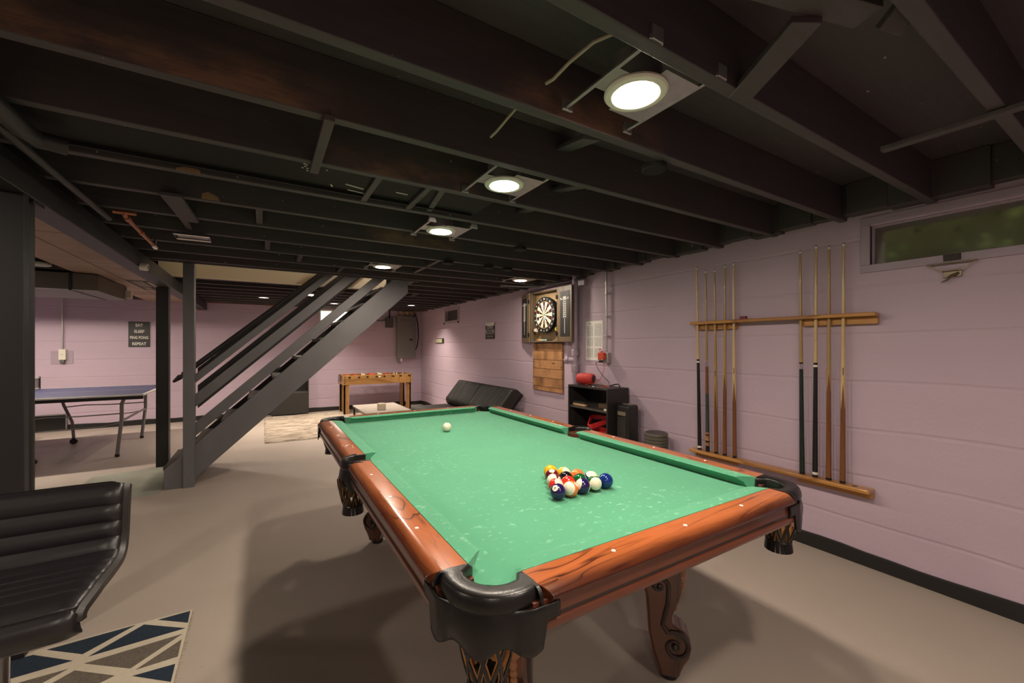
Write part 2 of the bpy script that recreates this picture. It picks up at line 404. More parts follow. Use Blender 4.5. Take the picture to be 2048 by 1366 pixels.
# torn drywall flecks and nails on the bay panel
m_white = plain('old_white_paint', (.55, .52, .48), .7)
mb = MB()
for x, y, L, a in ((-.12, 1.29, .09, .25), (-.10, 1.36, .10, .15), (.12, 1.27, .06, .05), (-.18, 1.33, .03, 1.3)):
    mb.bar((x, y, 2.0985), (x + L * cos(a), y + L * sin(a), 2.0985), .008, .003)
for i in range(7): mb.cbox((-.33 + rnd.random() * .12, 1.14 + rnd.random() * .1, 2.0988), (.008, .008, .002))
o = mb.build('paint_fleck', m_white, ceiling, smooth=False); o['kind'] = 'stuff'

# stairwell above the opening: drywall seen through the hole in the ceiling
m_dry = plain('cream_drywall', (.70, .63, .50), .7, var=.06, vscale=2, bump=.05)
sw = MB()
sw.box((-1.43, 4.945, 2.082), (1.0, 5.0, 4.3)); sw.box((-1.49, 3.9, 2.29), (-1.43, 5.0, 4.3)); sw.box((-1.43, 3.9, 2.35), (2.4, 3.95, 4.3))
sw.box((2.4, 3.9, 2.35), (2.46, 5.0, 4.3)); sw.box((1.0, 4.945, 2.35), (2.4, 5.0, 4.3)); sw.box((-1.49, 3.9, 4.3), (2.46, 5.0, 4.36))
struct('wall_stairwell', sw, m_dry, smooth=False)

# windows
m_lav = plain('lavender_trim_paint', (.36, .285, .345), .5, var=.08, bump=.2, bscale=20)
t = NT('frosted_pane').set(color=(.78, .82, .78), rough=.30, trans=1.0, ior=1.2, spec=.25); m_frost = t.m
def hollow(mb, x0, x1, a, b, z0, z1, w, ax='X'):
    """rectangular frame in the plane normal to ax"""
    for r in ((a, b, z0, z0 + w), (a, b, z1 - w, z1), (a, a + w, z0 + w, z1 - w), (b - w, b, z0 + w, z1 - w)):
        if ax == 'X': mb.box((x0, r[0], r[2]), (x1, r[1], r[3]))
        else: mb.box((r[0], x0, r[2]), (r[1], x1, r[3]))
    return mb
mb = hollow(MB(), WX - .012, WX + .02, W1[0] - .06, W1[1] + .045, W1[2] - .035, W1[3] + .052, .045)
win = struct('window_1', mb, m_lav, bevel=.003)
hollow(MB(), WX + .02, WX + .06, W1[0], W1[1], W1[2], W1[3], .012).build('window_frame', m_lav, win, bevel=.002)
MB().box((WX + .035, W1[0] + .01, W1[2] + .01), (WX + .041, W1[1] - .01, W1[3] - .01)).build('pane', m_frost, win, smooth=False)
m_latch = plain('tarnished_brass', (.16, .13, .09), .35, metal=.9, var=.4, vscale=30)
lat = MB(); ly = -.193
lat.box((WX - .02, ly - .032, 1.757), (WX - .011, ly + .032, 1.79))
lat.build('latch_plate', plain('dark_bronze', (.035, .025, .022), .5, metal=.5), win, bevel=.002)
lat = MB()
lat.tube([(WX - .024, ly + .095, 1.745), (WX - .024, ly - .09, 1.745), (WX - .022, ly - .035, 1.705), (WX - .022, ly + .035, 1.705)], .0045, 6, closed=True)
lat.box((WX - .016, ly - .034, 1.672), (WX - .004, ly + .034, 1.705))
lat.tube([(WX - .02, ly - .025, 1.69), (WX - .03, ly, 1.675), (WX - .035, ly + .015, 1.655), (WX - .035, ly + .036, 1.645)], [.006, .007, .006, .002], 8)
lat.build('latch_lever', m_latch, win, bevel=.001)
# leafy window well outside
t = NT('leaf_green'); oi = t.n('ShaderNodeObjectInfo'); v = t.coord()
t.set(color=t.mix(t.noise(v, 5, 2), (.035, .060, .010), (.17, .22, .05)), rough=.6); m_leaf = t.m
well = MB(); well.box((WX + .9, -1.6, 1.2), (WX + 1.0, .9, 3.0)); well.box((WX + .22, -1.6, 1.4), (WX + .9, .9, 1.55))
well.box((WX + .22, .85, 1.5), (WX + .9, .95, 2.3)); well.box((WX + .22, -1.65, 1.5), (WX + .9, -1.55, 2.3))
struct('wall_window_well', well, plain('earth_bank', (.055, .045, .025), .9, var=.4, vscale=6), smooth=False)
bm = MB()
for i in range(520):
    c = V((WX + rnd.uniform(.34, .85), rnd.uniform(-1.4, .35), rnd.uniform(1.6, 2.4)))
    if c.y > -.05 and rnd.random() < .6: continue
    e = Euler((rnd.uniform(-1.2, 1.2), rnd.uniform(-1.2, 1.2), rnd.uniform(0, 6.3))).to_matrix(); L = rnd.uniform(.04, .08)
    vs = [c + e @ V(p) for p in ((0, 0, 0), (L * .3, L * .5, .006), (0, L, 0), (-L * .3, L * .5, .006))]
    bm.add(vs, [(0, 1, 2, 3)])
shr = bm.build('green_shrub', m_leaf, fix=False); tag(shr, 'blurred green shrub outside the frosted high window', 'shrub')
# small dark vent window and the lit window at the back
mb = hollow(MB(), WX - .012, WX + .02, W2[0] - .05, W2[1] + .05, W2[2] - .05, W2[3] + .05, .052)
win = struct('window_2', mb, m_lav, bevel=.003)
MB().box((WX + .05, W2[0] - .01, W2[2] - .01), (WX + .056, W2[1] + .01, W2[3] + .01)).build('pane', plain('dusty_dark_glass', (.06, .05, .04), .35, var=.3, vscale=6), win, smooth=False)
mb = MB()
for y in (W2[0] - .03, W2[1] + .04): mb.ball((WX - .016, y, W2[2] - .045), .018, 8, 6)
mb.build('bolt', m_post, win)
mb = hollow(MB(), WY - .008, WY + .03, W3[0] - .03, W3[1] + .03, W3[2] - .03, W3[3] + .03, .032, 'Y')
win = struct('window_3', mb, plain('white_vinyl', (.6, .58, .54), .5), bevel=.003)
MB().box((W3[0] - .01, WY + .06, W3[2] - .01), (W3[1] + .01, WY + .066, W3[3] + .01)).build('pane', emit('lit_shade', (1, .93, .78), 3.0), win, smooth=False)
hollow(MB(), WY + .03, WY + .05, W3[0], W3[1], W3[2], W3[3], .014, 'Y').box((W3[0] + .27, WY + .03, W3[2] + .014), (W3[0] + .285, WY + .05, W3[3] - .014)).build('sash', MATS['white_vinyl'], win, bevel=.002)

# ------------------------------------------------------------------ recessed lights
m_trim = plain('white_lamp_trim', (.82, .78, .68), .5)
m_steel = plain('galvanised_steel', (.52, .50, .50), .35, metal=.85, var=.25, vscale=25)
m_lens = emit('lit_lens', LAMP_COL, LAMP)
def downlight(x, y, label, z=2.085, plate=1, bars=1, power=1, deep=0):
    g = thing('recessed_downlight', label, 'ceiling light', (x, y, z), 0, 'recessed downlights between the joists')
    MB().lathe([(.066, .004), (.068, -.004), (.074, -.006), (.090, -.004), (.095, .002), (.094, .008), (.066, .008), (.066, .004)], n=40, caps=False).build('trim_ring', m_post if deep else m_trim, g)
    ln = m_lens if power == 1 else emit('lit_lens_%d' % int(power * 100), LAMP_COL, LAMP * power)
    if deep:
        MB().lathe([(0, .078), (.062, .078), (.062, .082), (0, .082)], n=32).build('lens', ln, g)
        MB().lathe([(.067, .004), (.067, .09), (.071, .09), (.071, .004)], n=32, caps=False).build('baffle', m_post, g)  # baffle of the added fill lamps, keeps their light off the joists
    else: MB().lathe([(0, -.009), (.03, -.0085), (.052, -.0065), (.065, -.002), (.067, .003), (0, .004)], n=32).build('lens', ln, g)
    MB().lathe([(.08, .008), (.08, .10), (0, .10)], n=24, caps=False).build('housing', m_steel, g)
    if plate: MB().box((.0, -.115, .0085), (.152, .115, .0105)).box((-.122, -.05, .0085), (0, .05, .0105)).build('mounting_plate', m_steel, g, bevel=.001)
    if bars:
        for sx in (-.125, .152):
            mb = MB(); mb.box((sx - .006, -.185, .008), (sx + .006, .185, .016)); mb.box((sx - .02, -.188, -.002), (sx + .02, -.180, .035)); mb.box((sx - .02, .172, -.002), (sx + .02, .18, .035))
            mb.cbox((sx, -.178, .004), (.05, .012, .012))
            mb.build('hanger_bar', m_steel, g, bevel=.001)
    return g
downlight(.515, .045, 'lit recessed downlight nearest the camera, above the near end of the pool table')
downlight(.53, .875, 'lit recessed downlight above the middle of the pool table')
downlight(.53, 1.70, 'lit recessed downlight above the far half of the pool table', z=2.06)
downlight(.54, 3.255, 'lit recessed downlight just in front of the top of the staircase')
downlight(2.13, 3.255, 'lit recessed downlight close to the dartboard wall')
downlight(.16, 6.05, 'small lit downlight seen between the stair rails under the far joists', bars=0)
for x_, y_, l_ in ((1.15, 5.64, 'added fill lamp behind the top of the stair stringer'), (1.95, 6.83, 'added fill lamp over the futon end of the room'), (.65, 7.23, 'added fill lamp over the foosball table'), (-.45, 6.83, 'added fill lamp over the black cabinet under the stairs')):
    downlight(x_, y_, l_, z=2.088, bars=0, plate=0, power=4.2, deep=1)  # lamps added to brighten the back wall and far floor
downlight(.53, -.80, 'recessed downlight behind the camera over the head of the pool table')
downlight(.53, -1.75, 'added unseen fill lamp in the rear part of the room on the pool table line', bars=0, power=.9)  # extra lamp out of view, added to lift the table shadows
downlight(-1.05, -1.75, 'added unseen fill lamp at the rear of the room left of the camera', bars=0, power=1.0)  # added behind the camera as fill for the dark near side
downlight(-2.75, 6.35, 'recessed downlight above the ping pong table, hidden by the plywood', z=2.15, bars=0, power=3.2)
downlight(-3.9, 6.35, 'recessed downlight above the far end of the ping pong table', z=2.15, bars=0, power=3.2)
downlight(-3.2, 3.0, 'recessed downlight left of the black posts', bars=0)
downlight(-2.42, .25, 'added unseen fill lamp in the front left part of the room', bars=0, power=1.6)  # added out of frame to brighten the left foreground floor
downlight(1.9, 4.42, 'ceiling light at the top of the stairwell', z=3.6, plate=0, bars=0, power=3.0)

# ------------------------------------------------------------------ pool table (table space: cushion noses at x 0..TW, y 0..TL)
TW, TL, ZCL, ZR = 1.1176, 2.2352, .762, .800
def rail_wood(name, axis, ctr, half, seed):
    """glossy red oak with dark cathedral grain and the maker's dark burst finish along the outer edge"""
    t = NT(name).set(rough=.20, coat=.5, coatr=.06, spec=.45)
    st = {'X': (1.5, 10, 10), 'Y': (10, 1.5, 10)}[axis]
    v = t.coord(scale=st, loc=(seed, seed * 1.7, seed)); big = t.noise(v, .42, 3, .5, .9)
    bands = t.math('FRACT', t.math('MULTIPLY', big, 13)); line = t.ramp(bands, [(0, 0.0), (.05, .15), (.16, .85), (.4, 1.0), (1, .80)])
    fine = t.noise(t.coord(scale=tuple(q * 7 for q in st)), 1.2, 3, .6); rag = t.noise(t.coord(scale=tuple(q * 1.6 for q in st)), 1.5, 3)
    gate = t.ramp(t.noise(t.coord(scale=(2.2, 2.2, 1), loc=(seed, 0, 0)), 1.4, 2), [(0, 0.0), (.36, .15), (.60, 1.0)])
    dk = t.math('MULTIPLY', t.math('SUBTRACT', 1.0, line), gate)
    c = t.mix(fine, (.34, .090, .026), (.50, .150, .048)); c = t.mix(dk, c, (.060, .014, .006))
    x, y, z = t.sep(t.coord()); d = t.math('ABSOLUTE', x if axis == 'Y' else y)
    d = t.math('ADD', t.math('SUBTRACT', d, half), t.math('MULTIPLY', t.math('SUBTRACT', rag, .5), .022))
    burst = t.ramp(t.math('MULTIPLY', d, 5.0), [(0, 0.0), (.53, 0.0), (.61, .30), (.70, .85), (.78, 1.0)])
    c = t.mix(burst, c, (.035, .008, .005)); t.set(color=c); t.bump(fine, .03, .001); return t.m
m_rail_y = rail_wood('rail_oak_long', 'Y', 0, .5588, 1.3)
m_rail_x = rail_wood('rail_oak_short', 'X', 0, 1.1176, 4.1)
m_apr_y = wood('apron_oak_long', (.030, .009, .006), (.12, .036, .020), 'Y', .7, .3, .3, 4)
m_apr_x = wood('apron_oak_short', (.035, .010, .006), (.15, .042, .022), 'X', .7, .3, .3, 4, seed=2.1)
m_legw = wood('carved_leg_oak', (.030, .009, .005), (.135, .043, .018), 'Z', .5, .22, .5, 4)
m_darkw = plain('dark_stained_wood', (.020, .008, .006), .3, coat=.3)
m_goldw = plain('rubbed_carving', (.24, .10, .035), .3, var=.3, vscale=30, coat=.4)
t = NT('green_felt'); v = t.coord()
c = t.mix(t.noise(v, 3.2, 5, .6), (.068, .280, .158), (.095, .345, .208))
c = t.mix(t.math('MULTIPLY', t.noise(t.coord(scale=(60, 160, 60)), 6, 2), .25), c, (.06, .25, .135))
ck = t.ramp(t.noise(t.coord(scale=(1, 1.6, 1)), 34, 3, .6), [(0, 0.0), (.60, 0.0), (.70, 1.0)])
wh = t.ramp(t.noise(v, 2.0, 3), [(0, .2), (.40, .25), (.62, 1.0)])
c = t.mix(t.math('MULTIPLY', t.math('MULTIPLY', ck, wh), .55), c, (.36, .62, .45))
t.set(color=c, rough=.9, spec=.15, sheen=.15); t.bump(t.noise(v, 350, 2), .15, .001); m_felt = t.m
m_leath = plain('black_pocket_leather', (.010, .009, .009), .30, spec=.38, bump=.10, bscale=180)
m_tan = plain('tan_net_leather', (.40, .185, .06), .45, var=.35, vscale=25)
m_pearl = plain('pearl_sight', (.80, .76, .68), .3)
T0 = (TW / 2, TL / 2, 0)
pt = thing('pool_table', 'carved wooden pool table with green cloth and black leather pockets', 'pool table', T0)
def tp(mb, name, m, parent=pt, **k): return mb.build(name, m, parent, off=T0, **k)
# slate bed with pocket cut-outs
def arc(cx, cy, r, a0, a1, n=10): return [(cx + r * cos(R(a0 + (a1 - a0) * i / n)), cy + r * sin(R(a0 + (a1 - a0) * i / n))) for i in range(n + 1)]
E0 = .105; cc = .062; rc = .072; sr = .052
out = []
out += arc(-cc, -cc, rc, 120, -30)                      # near left corner
out += [(TW + cc - .05, -E0)] if False else []
out += arc(TW + cc, -cc, rc, 210, 60)
out += arc(TW + .085, TL / 2, sr + .02, 240, 120)
out += arc(TW + cc, TL + cc, rc, 300, 150)
out += arc(-cc, TL + cc, rc, 30, -120)
out += arc(-.085, TL / 2, sr + .02, 60, -60)
def clampxy(p): return (max(-E0, min(TW + E0, p[0])), max(-E0, min(TL + E0, p[1])))
out = [clampxy(p) for p in out]
bed = MB(); bed.prism(out, M4.Identity(4), ZCL - .028, ZCL)
tp(bed, 'playing_surface', m_felt, smooth=False)
# cushions and rails: profile across (d outward from nose, z)
CP = [(.055, .803), (.018, .8035), (.004, .801), (0, .7985), (.003, .795), (.022, .781), (.030, .764), (.055, .764)]
def seg(mb, prof, P0, along, outw, s0a, s0b, s1a, s1b, dmax):
    """extrude prof from start to end; ends slant from nose offset a to back offset b"""
    P0, al, ow = V(P0), V(along), V(outw); n = len(prof); vs = []
    for a, b in ((s0a, s0b), (s1a, s1b)):
        for d, z in prof:
            s = a + (b - a) * min(1, max(0, d / dmax)); p = P0 + al * s + ow * d; vs.append((p.x, p.y, z))
    fs = [tuple(range(n - 1, -1, -1)), tuple(range(n, 2 * n))] + [(i, (i + 1) % n, n + (i + 1) % n, n + i) for i in range(n)]
    return mb.add(vs, fs)
RP = [(.055, .778), (.055, .8015), (.058, .803), (.112, .8035), (.124, .8022), (.136, .7985), (.146, .7935), (.1515, .789), (.1522, .785), (.1500, .781), (.143, .779)]
H = TL / 2
segs = [((0, 0, 0), (0, 1, 0), (-1, 0, 0), (.085, .034), (H - .074, H - .062), m_rail_y), ((0, 0, 0), (0, 1, 0), (-1, 0, 0), (H + .074, H + .062), (TL - .085, TL - .034), m_rail_y),
        ((TW, 0, 0), (0, 1, 0), (1, 0, 0), (.085, .034), (H - .074, H - .062), m_rail_y), ((TW, 0, 0), (0, 1, 0), (1, 0, 0), (H + .074, H + .062), (TL - .085, TL - .034), m_rail_y),
        ((0, 0, 0), (1, 0, 0), (0, -1, 0), (.085, .034), (TW - .085, TW - .034), m_rail_x), ((0, TL, 0), (1, 0, 0), (0, 1, 0), (.085, .034), (TW - .085, TW - .034), m_rail_x)]
S = .2794
dots = [[1, 2, 3], [5, 6, 7], [1, 2, 3], [5, 6, 7], [1, 2, 3], [1, 2, 3]]
for (P0, al, ow, a, b, m), dd in zip(segs, dots):
    tp(seg(MB(), CP, P0, al, ow, a[0], a[1], b[0], b[1], .055), 'cushion', m_felt, angle=25)
    mid = (a[1] + b[1]) / 2
    mb = MB(); n = len(RP)
    # rail body with chamfered ends
    al_, ow_, P_ = V(al), V(ow), V(P0); vs = []; st = [(a[1], 0), (b[1], 0)]
    for s, sg in ((a[1], 1), (b[1], -1)):
        for d, z in RP:
            ch = max(0, d - .115) * .55
            p = P_ + al_ * (s + sg * ch) + ow_ * d; vs.append((p.x, p.y, z))
    fs = [tuple(range(n - 1, -1, -1)), tuple(range(n, 2 * n))] + [(i, (i + 1) % n, n + (i + 1) % n, n + i) for i in range(n)]
    mb.add(vs, fs); rail = tp(mb, 'rail', m, bevel=.0015, angle=30)
    for k in dd:
        p = P_ + al_ * (k * S) + ow_ * .0975
        tp(MB().lathe([(0, .8045), (.0052, .8045), (.0058, .8036), (.0058, .8025), (0, .8025)], c=(p.x, p.y, 0), n=16), 'sight', m_pearl, rail)
# paint chips round the third sight of the far left rail
mb = MB()
for dx, dy, L in ((.012, .012, .010), (-.02, .006, .004), (-.008, -.028, .012), (.020, -.055, .020), (.024, -.02, .008), (-.012, -.012, .004)):
    mb.cbox((-.0975 + dx, 5 * S + dy, .8037), (.0035, L, .0008))
o = tp(mb, 'paint_chip', m_pearl, smooth=False); o['kind'] = 'stuff'
# apron: upper board, dark groove, lower moulding
AP = [(.050, .758), (.142, .758), (.142, .741), (.136, .737), (.136, .731), (.145, .728), (.147, .716), (.143, .708), (.050, .708)]
AP = [(.050, .779), (.1380, .779), (.1390, .744), (.133, .741), (.133, .733), (.140, .730), (.141, .718), (.137, .709), (.050, .709)]
for P0, al, ow, L, m in (((0, 0, 0), (0, 1, 0), (-1, 0, 0), TL, m_apr_y), ((TW, 0, 0), (0, 1, 0), (1, 0, 0), TL, m_apr_y), ((0, 0, 0), (1, 0, 0), (0, -1, 0), TW, m_apr_x), ((0, TL, 0), (1, 0, 0), (0, 1, 0), TW, m_apr_x)):
    ap = tp(seg(MB(), AP, P0, al, ow, .012, .012, L - .012, L - .012, 1), 'apron', m, bevel=.001, angle=25)
    G = [(.12, .7415), (.1352, .7415), (.1352, .7325), (.12, .7325)]
    tp(seg(MB(), G, P0, al, ow, .012, .012, L - .012, L - .012, 1), 'groove_bead', m_darkw, ap)
# recessed frame with an arched drop in the middle of each side
def drop(L):
    pts = [(0, .715), (0, .60)]; n = 24
    for i in range(n + 1):
        u = i / n; z = .655
        if .30 < u < .70: z = .655 - .035 * (1 - abs(u - .5) / .2) ** .6
        if u < .12 or u > .88: z = .60
        pts.append((.02 + (L - .04) * u, z))
    return pts + [(L, .60), (L, .715)]
fr = MB(); ins = .06
fr.prism(drop(TW - 2 * ins), frame((ins, ins, 0), (1, 0, 0), (0, 0, 1)), 0, .03); fr.prism(drop(TW - 2 * ins), frame((ins, TL - ins, 0), (1, 0, 0), (0, 0, 1)), 0, .03)
fr.prism(drop(TL - 2 * ins), frame((ins, ins, 0), (0, 1, 0), (0, 0, 1)), 0, .03); fr.prism(drop(TL - 2 * ins), frame((TW - ins, ins, 0), (0, 1, 0), (0, 0, 1)), 0, .03)
fr.box((.1, .1, .69), (TW - .1, TL - .1, .734))
tp(fr, 'under_frame', m_apr_x, bevel=.003)
# legs
def leg(cx, cy, ang):
    T = M4.Translation((cx, cy, 0)) @ M4.Rotation(ang, 4, 'Z')
    LP = [(-.085, .455), (-.05, .40), (-.032, .33), (-.026, .26), (-.022, .19), (-.008, .12), (.012, .06), (.022, .022), (.092, .022), (.100, .05), (.112, .075), (.130, .105), (.138, .145), (.130, .182),
          (.112, .205), (.088, .214), (.066, .232), (.068, .262), (.084, .300), (.100, .345), (.106, .390), (.100, .430), (.088, .455)]
    A = T @ frame((0, 0, 0), (1, 0, 0), (0, 0, 1))      # local (r, z), extrude across
    mb = MB(); mb.prism(LP, A, -.050, .050)
    lg = mb.build('leg', m_legw, pt, off=T0, bevel=.012, seg=4, angle=50)
    mb = MB()
    for sd in (-1, 1):
        y = sd * .049
        def P(r, z): return T @ V((r, y, z))
        pts = [];                                            # foot volute running up into the knee volute
        for i in range(34):
            a = R(-500 + 500 * i / 33 + 118); rr = .008 + .052 * (i / 33)
            pts.append(P(.076 + rr * cos(a), .146 + rr * sin(a)))
        pts += [P(.030, .225), P(.040, .27), (P(.050, .31)), P(.052, .35)]
        for i in range(22):
            a = R(0 + 400 * i / 21); rr = .034 * (1 - i / 26)
            pts.append(P(.018 + rr * cos(a), .375 + rr * sin(a)))
        k = len(pts); mb.tube(pts, [.006 + .004 * sin(pi * i / (k - 1)) for i in range(k)], 8)
        mb.ball(P(.076, .146), .015, 10, 7); mb.ball(P(.018, .375), .010, 10, 7)
    mb.build('scroll_carving', m_darkw, lg, off=T0)
    mb = MB()
    for i in range(6):                                       # rope of leaves down the knee
        u = i / 5; r = .108 - .028 * max(0, u - .35) * 1.5; z = .425 - .145 * u
        for sd in (-1, 1): mb.ball(T @ V((r, sd * .012 * (1.4 - u * .5), z)), .016 - .004 * u, 10, 7, (1, .9, 1.25))
    for i in range(7):                                       # shell fan on the front
        a = R(-60 + 20 * i); 
        pts = [T @ V((.104 + .006 * sin(pi * j / 5) - .02 * (j / 5) ** 2, sin(a) * .045 * j / 5, .375 + cos(a) * .065 * j / 5)) for j in range(6)]
        mb.tube(pts, [.004, .007, .010, .011, .010, .006], 8)
    mb.build('leaf_carving', m_goldw, lg, off=T0)
    mb = MB(); TB = M4.Translation((cx, cy, 0))
    s = .098
    mb.cbox((cx, cy, .535), (.17, .17, .13)); mb.cbox((cx, cy, .470), (2 * s, 2 * s, .030))
    mb.build('leg_cap', m_darkw, lg, off=T0, bevel=.010, seg=4)
    MB().lathe([(.0, 0), (.034, 0), (.036, .02), (.03, .026), (0, .026)], c=T @ V((.058, 0, 0)), n=20).build('foot_pad', m_post, lg, off=T0)
LXo, LYo = .235, .285
leg(LXo, LYo, R(225)); leg(TW - LXo, LYo, R(315)); leg(LXo, TL - LYo, R(135)); leg(TW - LXo, TL - LYo, R(45))
# pockets
def pocket(cx, cy, dirn, half, ri, ro, deep, side=False):
    pk = None; C = V((cx, cy, 0)); n = 30; half = R(half); d0 = R(dirn)
    def pol(th, r, z): return V((cx + r * cos(th), cy + r * sin(th), z))
    prof = [(ri + .004, .735), (ri - .001, .775), (ri - .001, .796), (ri + .004, .8025), (ri + .012, .8045), (ro - .018, .8062), (ro - .006, .8045), (ro - .001, .800), (ro + .003, .790), (ro + .0045, .778), (ro + .002, .768), (ro - .004, .762), (ri + .01, .735)]
    vs = []; k = len(prof)
    for i in range(n + 1):
        u = -1 + 2 * i / n; th = d0 + half * u
        bulge = 1 + .10 * max(0, abs(u) - .55)
        for r, z in prof: vs.append(pol(th, r * bulge if r > (ri + ro) / 2 else r, z))
    ns = n
    if not side:                                             # straight arms that meet the rail ends
        sx, sy = (1 if cx < .5 else -1), (1 if cy < 1 else -1); ox, oy = (0 if cx < .5 else TW), (0 if cy < 1 else TL)
        def endring(th, sp_=.0352):
            p = pol(th, ri, 0); long = abs(p.x - ox) > abs(p.y - oy); o_ = []
            for r, z in prof:
                d = .049 + (r - ri) / (ro - ri) * .086
                o_.append(V((ox - sx * d, oy + sy * sp_, z)) if long else V((ox + sx * sp_, oy - sy * d, z)))
            return o_
        vs = endring(d0 - half) + endring(d0 - half, .027) + vs + endring(d0 + half, .027) + endring(d0 + half); ns = n + 4
    fs = [tuple(range(k)), tuple(ns * k + j for j in range(k - 1, -1, -1))]
    for i in range(ns):
        for j in range(k): fs.append((i * k + j, i * k + (j + 1) % k, (i + 1) * k + (j + 1) % k, (i + 1) * k + j))
    pk = MB().add(vs, fs).build('pocket', m_leath, pt, off=T0, angle=60)
    if side:
        er = MB(); sg = -1 if cx < .5 else 1; xo = 0 if cx < .5 else TW
        for yy in (-1, 1):
            a, b = TL / 2 + yy * .0615, TL / 2 + yy * .054
            x0, x1 = xo + sg * .050, xo + sg * .128; er.box((min(x0, x1), min(a, b), .735), (max(x0, x1), max(a, b), .8042))
        er.build('leather_ear', m_leath, pk, off=T0, bevel=.003)
    tub = MB(); pts = [pol(d0 + half * (-1 + 2 * i / n), ro - .001, .7685) for i in range(n + 1)]
    tub.tube(pts, .0032, 6); tub.build('piping', m_leath, pk, off=T0)
    # leather shield with a scalloped lower edge
    hs = half * (1.06 if side else 1.19); nv = 10; nu = 72
    def shield(u, v):
        w_ = -1 + 2 * u; th = d0 + hs * w_; a = abs(w_)
        zb = .688 - .012 * cos(w_ * pi * 3.0)
        if a > .82: zb += (.740 - zb) * min(1, (a - .82) / .03)
        r = ro - .002 + .006 * sin(pi * v) + .008 * v * (1 if a > .5 else .4)
        if not side:
            k = min(1, max(0, (a - .42) / .30)); k = k * k * (3 - 2 * k)
            r += (.1325 / max(abs(cos(th)), abs(sin(th))) - r) * k
        return pol(th, r, .772 + (zb - .772) * v)
    MB().grid(shield, nu, nv).build('shield', m_leath, pk, off=T0, solid=.005, angle=80, fix=False)
    # leather lattice net and fringe
    nx, ny = cx + deep * cos(d0), cy + deep * sin(d0)
    def nr(z): f = (z - .600) / .10; return .040 + .024 * min(1.1, max(0, f)) ** .7
    for nm, mm, dr, wd in (('net', m_leath, 0, .0050), ('net_lining', m_tan, -.0035, .0075)):
        mb = MB(); ns = 10
        for hand in (-1, 1):
            for i in range(ns):
                pts = []
                for j in range(9):
                    z = .722 - .122 * j / 8; th = 2 * pi * (i + hand * .5 * j / 4) / ns * 1.0
                    wob = .10 * sin(j / 8 * pi * 4)
                    pts.append(V((nx + (nr(z) + dr) * cos(th), ny + (nr(z) + dr) * sin(th), z)))
                for q in range(8):
                    rad = V((pts[q].x - nx, pts[q].y - ny, 0)); mb.bar(pts[q], pts[q + 1], wd * 1.6, .0025, up=rad)
        mb.build(nm, mm, pk, off=T0, smooth=False)
    mb = MB(); mb.lathe([(.0405, .602), (.043, .598), (.0405, .593)], c=(nx, ny, 0), n=24)
    for i in range(18):
        th = 2 * pi * i / 18
        mb.bar((nx + .040 * cos(th), ny + .040 * sin(th), .596), (nx + .044 * cos(th + .05), ny + .044 * sin(th + .05), .562), .0135, .003, up=(cos(th), sin(th), 0))
    mb.lathe([(.0, .592), (.038, .594), (.040, .600)], c=(nx, ny, 0), n=20)
    mb.build('fringe', m_leath, pk, off=T0, smooth=False)
q = .012
for cx, cy, d in ((-q, -q, 225), (TW + q, -q, 315), (TW + q, TL + q, 45), (-q, TL + q, 135)): pocket(cx, cy, d, 66, .065, .115, .052)
pocket(-.082, TL / 2, 180, 84, .056, .086, .035, True); pocket(TW + .082, TL / 2, 0, 84, .056, .086, .035, True)

# ------------------------------------------------------------------ pool balls
BR = .0286
RX = V((cos(YAW), -sin(YAW), 0)); UP = V((0, 0, 1)); FW = V((sin(YAW), cos(YAW), 0))
CAM = V((CAMX, CAMY, CAMZ))
def ball_mat(name, c, stripe):
    t = NT(name); v = t.coord(); x, y, z = t.sep(v)
    iv = (.78, .70, .55)
    dd = t.math('ADD', t.math('MULTIPLY', y, y), t.math('MULTIPLY', z, z))
    disc = t.math('MULTIPLY', t.math('LESS_THAN', dd, .0112 ** 2), t.math('GREATER_THAN', x, 0.0))
    colr = c
    if stripe: colr = t.mix(t.math('GREATER_THAN', t.math('ABSOLUTE', z), .0165), c, iv)
    colr = t.mix(disc, colr, iv)
    t.set(color=colr, rough=.07, spec=.55, coat=.3, coatr=.03); return t.m
bcol = {'yellow': (.80, .40, .02), 'blue': (.006, .025, .17), 'red': (.55, .03, .018), 'purple': (.018, .008, .075), 'orange': (.80, .17, .04), 'green': (.006, .085, .018), 'maroon': (.115, .010, .012), 'black': (.008, .008, .008)}
def ball_axes(p, num, cap=None):
    """num / cap: where on the visible disc (right, up) the number or the white cap points, a third value 1 = away from the viewer"""
    vw = (CAM - p).normalized(); rt = vw.cross(UP).normalized() * -1; up = vw.cross(rt) * 1
    if up.z < 0: up = -up
    def dv(q):
        s = sqrt(max(0, 1 - q[0] ** 2 - q[1] ** 2)); s = -s if len(q) > 2 else s
        return (rt * q[0] + up * q[1] + vw * s).normalized()
    if cap is None: x = dv(num); z = (UP - x * UP.dot(x)).normalized()
    else:
        z = dv(cap); x = dv(num); x = (x - z * x.dot(z)).normalized()
    y = z.cross(x); return M4(((x.x, y.x, z.x), (x.y, y.y, z.y), (x.z, y.z, z.z))).to_3x3() if False else [x, y, z]
from mathutils import Matrix
ballmesh = MB().ball((0, 0, 0), BR, 40, 24)
proto = None
m_num = plain('black_numeral', (.012, .012, .012), .3)
